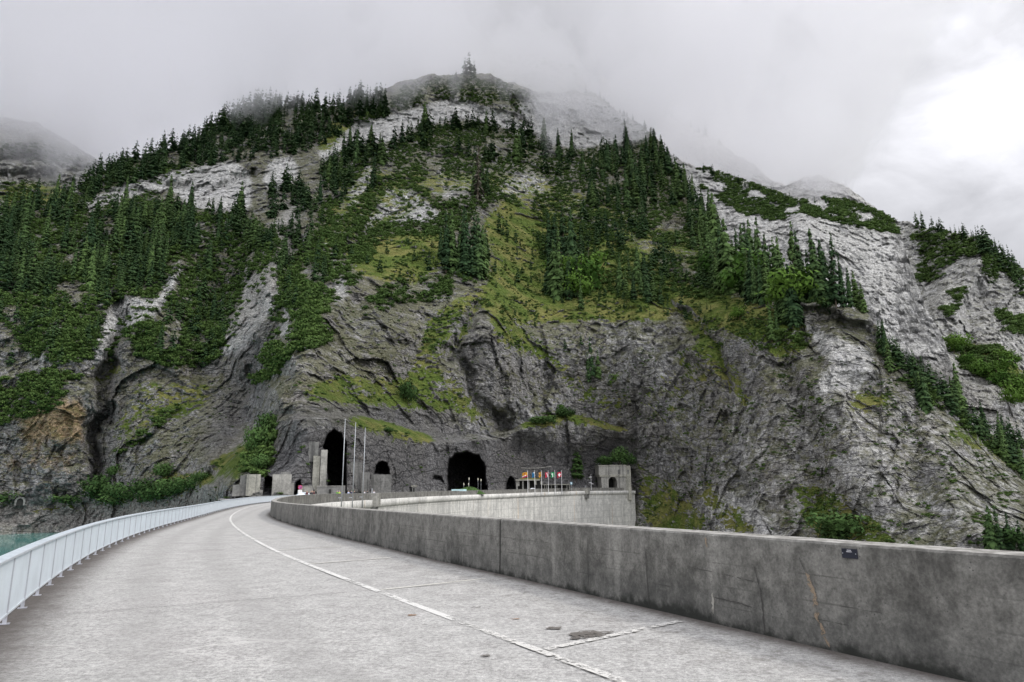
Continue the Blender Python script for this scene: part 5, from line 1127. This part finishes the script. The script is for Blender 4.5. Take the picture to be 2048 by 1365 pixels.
line_trees([(1830,452),(1900,466),(1970,482),(2010,520),(2048,550)], 34, 14, 34, 12, S3); line_trees([(1960,490),(2048,570)], 14, 30, 52, 12, S3, dy=16)
line_trees([(1760,700),(1850,768),(1920,832),(2048,952)], 46, 34, 62, 13, S1, dy=8); line_trees([(1760,690),(1800,725),(1850,768)], 12, 36, 60, 13, S1, dy=10)
scatter([(1930,830),(2060,900),(2060,980),(1960,880)], 26, 40, 70, 13, S2 if S2.has(1980, 860) else S3)
for x, y, h in [(1780,745,60),(1845,800,70),(1850,822,100),(1836,800,62),(1905,830,50),(1925,838,96)]: TR_.append((x, y, h, S1, 'spruce', 13))
for x, y, h in [(1652,1085,56),(1668,1088,66),(1684,1087,58),(1695,1086,50),(1985,1100,64),(2005,1102,78),(2022,1104,60),(2044,1106,66),(1996,1100,50)]: TR_.append((x, y, h, S1, 'spruce', 14))
scatter([(1900,700),(1960,690),(2060,750),(2060,850),(1980,780)], 26, 22, 44, 13, S3, 'broad')
line_trees([(1280,196),(1340,228),(1440,285)], 14, 10, 30, 12, S4)
LAB = {0: 'dark spruce in the cloud touched forest along the left skyline', 1: 'dark spruce in the dense left forest below the pale rock band', 2: 'dark spruce on the wooded spur between the left and middle pale cliffs', 3: 'dark spruce among scrub on the steep lower left slope',
       4: 'dark spruce below the high white rock band near the centre', 5: 'tall spruce of the close stand in the middle of the grassy slope', 6: 'tall spruce of the big dark clump left of the slope centre line gully', 7: 'middle sized spruce of the small grove on the green slope', 8: 'tall spruce of the grove on the right shoulder above the overhang',
       9: 'small lone conifer on the open grassy slope', 10: 'slim larch before the rock left of the portal tower', 11: 'tiny spruce on the misty summit ridge', 12: 'small spruce on the far right skyline', 13: 'spruce along the right edge of the big cliff', 14: 'young spruce just beyond the near parapet wall'}
GRP = {0: 'spruces on the left skyline', 1: 'spruces of the dense left forest', 2: 'spruces on the wooded spur', 3: 'spruces on the lower left slope', 4: 'spruces below the high rock band', 5: 'spruces of the middle stand', 6: 'spruces of the big dark clump', 7: 'spruces of the small grove', 8: 'spruces on the right shoulder', 9: 'small trees on the grassy slope', 10: 'larches by the portal tower', 11: 'spruces on the summit ridge', 12: 'spruces on the far skyline', 13: 'spruces down the right edge', 14: 'young spruces beyond the parapet'}
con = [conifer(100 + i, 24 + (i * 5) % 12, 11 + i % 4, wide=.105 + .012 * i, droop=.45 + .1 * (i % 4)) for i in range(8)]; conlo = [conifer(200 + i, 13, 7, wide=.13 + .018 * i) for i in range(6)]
brd = [leafball(300 + i, 700, 11, .9, .05, .55) for i in range(3)]
order = sorted(range(len(TR_)), key=lambda i: -TR_[i][2])
NSP = 300; indiv = [i for i in order if TR_[i][4] != 'broad'][:NSP] + [i for i in order if TR_[i][4] == 'broad']
iset = set(indiv)
protos = {}
def tree_proto(kind_, v):
    key = (kind_, v)
    if key in protos: return None
    return key
crown_me = {}
def mesh_only(name, V, Fq, mat, T):
    o = mesh_np(name, V, Fq, mat, None, attrs={'tint': T}); me = o.data; bpy.data.objects.remove(o); return me
for i, (V, Fq, T) in enumerate(con): crown_me['spruce', i] = mesh_only('crown', V, Fq, M['spruce'], T)
for i, (V, Fq, T) in enumerate(brd): crown_me['broad', i] = mesh_only('crown', V, Fq, M['broad'], T)
lar = conifer(77, 22, 8, wide=.17, droop=.3); crown_me['larch', 0] = mesh_only('crown', *lar[:2], M['bushy'], lar[2])
bar = conifer(78, 18, 5, wide=.13, droop=.9); crown_me['bare', 0] = mesh_only('crown', *bar[:2], mat_leaf('grey_dead_twigs', (.04, .04, .03), (.10, .09, .07)), bar[2])
tm = []
for i in range(3): o = trunk_mesh(i).build('trunk', M['bark']); tm.append(o.data); bpy.data.objects.remove(o)
for i in indiv:
    px, py, h, sh, kd, cl = TR_[i]; p = sh.pos(px, py); dist = math.dist(p, (0, 0, HC)); hm = h / F * dist * 1.06 * (random.uniform(.68, 1.08) if h > 60 else 1); v = i % {'spruce': 8, 'broad': 3}.get(kd, 1)
    nm_ = {'spruce': 'spruce_tree', 'broad': 'broadleaf_tree', 'larch': 'larch_tree', 'bare': 'dead_tree'}[kd]
    lab = LAB[cl] if kd == 'spruce' or (kd == 'larch') else {'broad': {6: 'bright green round leafy tree inside the big dark clump', 8: 'bright green leafy tree among the tall spruces on the right shoulder', 9: 'small bright green leafy tree on the rocky grass slope', 13: 'sunlit bright green leafy tree on the far right scree'}.get(cl, 'bright green leafy tree'), 'bare': 'grey half dead spruce standing above the middle stand'}[kd]
    gp = GRP[cl] if kd != 'broad' else 'leafy trees of cluster ' + {6: 'the dark clump', 8: 'the right shoulder', 9: 'the grass slope', 13: 'the far scree'}.get(cl, 'the slope')
    gp = gp.replace('of cluster ', 'of ')
    wdt = hm * random.uniform(.78, 1.2) * (.8 if h > 85 and kd == 'spruce' else 1) 
    o = empty(nm_, p + np.array([0, 0, -.02 * hm]), random.uniform(0, 6.28), lab, 'tree', gp if kd != 'bare' else None); o.scale = (wdt, wdt, hm); o.rotation_euler[0] = random.gauss(0, .02); o.rotation_euler[1] = random.gauss(0, .02)
    for nmm, me in (('trunk', tm[i % 3]), ('crown', crown_me[kd, v])):
        q = bpy.data.objects.new(nmm, me); COL.objects.link(q); q.parent = o
def merge(name, items, mat, label, cat):
    Vs = []; Fs = []; Ts = []; b = 0
    for (V, Fq, T), p, s, a, tn in items:
        ca, sa = math.cos(a), math.sin(a); s = np.array(s if hasattr(s, '__len__') else (s, s, s), np.float32)
        W = V * s; W = np.stack([W[:, 0] * ca - W[:, 1] * sa, W[:, 0] * sa + W[:, 1] * ca, W[:, 2]], 1) + np.asarray(p, np.float32)
        Vs.append(W); Fs.append(Fq + b); Ts.append(np.clip(T + tn, 0, 1)); b += len(V)
    o = mesh_np(name, np.concatenate(Vs), np.concatenate(Fs), mat, attrs={'tint': np.concatenate(Ts)}); tag(o, label, cat, kind='stuff'); return o
rest = [i for i in range(len(TR_)) if i not in iset]; items = []
for i in rest:
    px, py, h, sh, kd, cl = TR_[i]; p = sh.pos(px, py); dist = math.dist(p, (0, 0, HC)); hm = h / F * dist * 1.06; wd_ = hm * random.uniform(.85, 1.3)
    items.append((conlo[i % 6], p - np.array([0, 0, .02 * hm]), (wd_, wd_, hm), random.uniform(0, 6.28), random.uniform(-.25, .3)))
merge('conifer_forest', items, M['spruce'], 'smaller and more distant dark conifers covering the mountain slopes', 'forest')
# dwarf pine scrub
clumps = [leafball(400 + i, 84, 5, .6, .115, .35) for i in range(8)]
items = []; r_ = random.Random(5)
def scrub_on(sheet, msk, n, x0, x1, y0, y1, s0=3.2, s1=6.5, thr=.35, flt=-.22):
    k = 0; tries = 0
    while k < n and tries < n * 40:
        tries += 1; x = r_.uniform(x0, x1); y = r_.uniform(y0, y1); mv = float(sm(msk, x, y)) if msk is not None else 1.
        if mv < thr + .35 * r_.random() or not sheet.has(x, y): continue
        pn = float(fbm(np.array([[x / 60., y / 40., 1.]]), 3, 77)[0])
        if pn < flt or (sheet is S1 and float(sm(PALE, x, y)) > .5 and r_.random() < .82): continue
        p = sheet.pos(x, y); s_ = r_.uniform(s0, s1); items.append((clumps[k % 8], p - np.array([0, 0, .12 * s_]), (s_, s_, s_ * r_.uniform(.6, 1.0)), r_.uniform(0, 6.28), r_.uniform(-.25, .3))); k += 1
scrub_on(S1, SCRUB, 10500, -100, 2060, 150, 980); scrub_on(S1, SCRUB, 5200, 640, 1420, 255, 520, 2.6, 6., .3, -.42); scrub_on(S1, SCRUB, 2600, -60, 640, 330, 760, 3., 6.5, .3, -.45); scrub_on(S1, None, 700, 200, 2000, 600, 1060, .8, 2.2, .3, .12); scrub_on(S1, None, 1100, 1250, 2048, 700, 1090, .8, 2.6, .3, .10); scrub_on(S1, SCRUB, 900, 680, 1320, 150, 290, 4, 7.5)
s2cap = mask([[(1390,330),(1440,340),(1590,400),(1620,400),(1690,395),(1760,420),(1805,450),(1800,468),(1740,460),(1650,440),(1600,425),(1560,445),(1490,430),(1440,400),(1400,375)]], 1)
s3cap = mask([[(1820,470),(1870,455),(1990,485),(1970,510),(1910,520),(1880,560),(1830,570),(1840,520)],[(1980,500),(2060,550),(2060,600),(2000,580),(1960,540)],[(1890,590),(1940,570),(1900,640),(1880,640)],[(1910,690),(2000,700),(2060,740),(2060,800),(1990,760),(1920,740)],[(1990,620),(2060,640),(2060,680),(2000,660)]], 1)
scrub_on(S2, s2cap, 1500, 1380, 1810, 330, 470, 5, 9, .3); scrub_on(S3, s3cap, 1300, 1800, 2060, 440, 820, 6, 11, .3)
s5cap = mask([[(0,285),(120,290),(180,330),(180,345),(0,315)],[(0,365),(140,365),(140,400),(0,440)]], 1); scrub_on(S5, s5cap, 500, 0, 200, 270, 440, 3, 7, .3); scrub_on(S6, None, 260, 990, 1200, 100, 200, 8, 14)
scrub_on(S1, GRASS, 900, 250, 2048, 470, 1095, .9, 2.6, .3); scrub_on(S1, GRASS, 2600, 640, 1640, 330, 700, .9, 3.6, .25)
merge('mountain_pine_scrub', items, M['scrub'], 'low dark green dwarf pine scrub covering ledges and slopes', 'scrub')
# shore and ledge bushes: each its own thing
bme = [mesh_only('foliage', *leafball(500 + i, 900, 12, .85, .045, .5)[:2], M['bushy'], leafball(500 + i, 900, 12, .85, .045, .5)[2]) for i in range(3)]
BS = [(205,1012,62,66,'round dark bush at the left end of the shoreline thicket'),(240,1006,44,50,'low bush right of the round dark bush on the shore'),(262,1012,46,56,'pale green bush in the left half of the shoreline thicket'),(285,1010,52,58,'loose grey green bush in the middle of the shoreline thicket'),(312,1010,54,60,'broad bright bush directly above the railing line'),(335,1000,44,50,'bushy shrub right of the broad bright bush'),(355,996,40,50,'shrub at the foot of the scree right of the thicket'),(380,986,34,46,'small shrub lowest on the grey scree'),(400,968,24,34,'tiny shrub higher on the scree'),(230,960,30,30,'small bush in the crack under the dark gully'),(238,1014,36,60,'low shrub at the water edge below the thicket'),(130,1012,22,50,'flat shrub on the stony shore'),
      (325,960,34,40,'brownish bush on the rock foot above the thicket'),(535,870,56,50,'dark bush high on the rock edge left of the pier'),(515,905,60,46,'big dark bush in the rock corner above the pale block'),(525,945,40,40,'lower bush above the dark gap between the blocks'),(815,808,58,38,'bright bush alone on the mossy slope above the tunnels'),(1215,934,26,44,'low bush on the left of the tower top'),(1240,932,44,40,'taller bush in the middle of the tower top'),(1256,933,32,30,'bush at the right edge of the tower top'),
      (1672,1082,60,90,'thick dark bush behind the young spruces beyond the parapet'),(1130,838,26,40,'pale green bush on the ledge above the flags'),(1085,850,22,50,'low bush on the ledge left of the pale green one'),(12,1012,26,50,'bush at the far left foot of the ochre cliff'),(775,868,14,30,'small shrub on the ledge above the small square opening'),(2030,1095,40,60,'dark bush at the right end of the parapet')]
for i, (px, py, h, wpx, lab) in enumerate(BS):
    p = at(px, py, 362) if 1200 < px < 1260 and py > 900 else S1.pos(px, py)
    dist = math.dist(p, (0, 0, HC)); hm = h / F * dist * 1.25; wm = wpx / F * dist * 1.25
    if 1200 < px < 1260 and py > 900: p = at(px, py, 370)
    o = empty('bush', p + np.array([0, 0, -.06 * hm]), i * 1.3, lab, 'bush', 'bushes on the shore and rock ledges'); o.scale = (wm, wm, hm)
    q = bpy.data.objects.new('foliage', bme[i % 3]); COL.objects.link(q); q.parent = o
    q = bpy.data.objects.new('stem', tm[i % 3]); COL.objects.link(q); q.parent = o; q.scale = (1.2, 1.2, .5)
# ------------------------------------------------------------------ low cloud resting on the mountain
def cloud():
    m_, nt, b = nm('cloud_vapour'); nt.nodes.remove(b); out = nt.nodes['Material Output']
    v = nt.nodes.new('ShaderNodeVolumePrincipled'); v.inputs['Color'].default_value = (.985, .985, 1., 1); v.inputs['Density'].default_value = CLD; v.inputs['Anisotropy'].default_value = .75
    nt.links.new(v.outputs[0], out.inputs['Volume'])
    gx = np.arange(-1300, 641, 10.); gy = np.arange(330, 1701, 10.); X, Y = np.meshgrid(gx, gy); P = np.stack([X.ravel(), Y.ravel(), np.zeros(X.size)], 1)
    Z = 488 + 80 * fbm(P / 210., 2, 501) + 115 * fbm(P / 75., 3, 505, .6) + 38 * fbm(P / 24., 3, 525, .6); Z = Z.reshape(X.shape)
    Z = Z + 62 * np.exp(-((X + 30) / 90) ** 2 - ((Y - 800) / 120) ** 2) - 115 * np.exp(-((X - 130) / 90) ** 2 - ((Y - 780) / 160) ** 2) - 90 * sstep(850, 1050, Y) - 110 * sstep(-250, -450, X)
    for cx_, cy_, sx_, sy_, tg_ in ((-262, 650, 70, 170, 352), (140, 750, 50, 120, 390), (-165, 730, 45, 130, 390), (430, 930, 120, 120, 410)):
        g_ = np.exp(-((X - cx_) / sx_) ** 2 - ((Y - cy_) / sy_) ** 2); Z = Z * (1 - g_) + (tg_ + (42 * fbm(P / 38., 4, 541, .6)).reshape(X.shape)) * g_
    top = 655.; T = top + (170 * fbm(P / 210., 4, 515, .6)).reshape(X.shape); T = np.maximum(T, Z + 30)
    ed = np.minimum(np.minimum(X - gx[0], (gx[-1] - X) * .35), np.minimum(Y - gy[0], gy[-1] - Y)); fe = sstep(0, 95, ed + np.minimum(ed, 60) / 60. * (75 * fbm(P / 130., 4, 561, .6)).reshape(X.shape))
    Z = 560 - (560 - Z) * fe - .5; T = 560 + (T - 560) * fe + .5; T = np.maximum(T, Z + 1)
    n, m2 = X.shape; V = np.concatenate([np.stack([X, Y, Z], -1).reshape(-1, 3), np.stack([X, Y, T], -1).reshape(-1, 3)]); i = np.arange(n * m2).reshape(n, m2)
    q = lambda i: np.stack([i[:-1, :-1], i[:-1, 1:], i[1:, 1:], i[1:, :-1]], -1).reshape(-1, 4)
    F0 = q(i)[:, ::-1]; F1 = q(i + n * m2); per = np.concatenate([i[0, :], i[1:, -1], i[-1, -2::-1], i[-2:0:-1, 0]]); per2 = np.roll(per, -1)
    F2 = np.stack([per, per2, per2 + n * m2, per + n * m2], -1)
    o = mesh_np('cloud', V, np.concatenate([F0, F1, F2]), m_); tag(o, 'grey white low cloud hiding the mountain tops', 'cloud', kind='stuff')
CLD = .009
cloud()
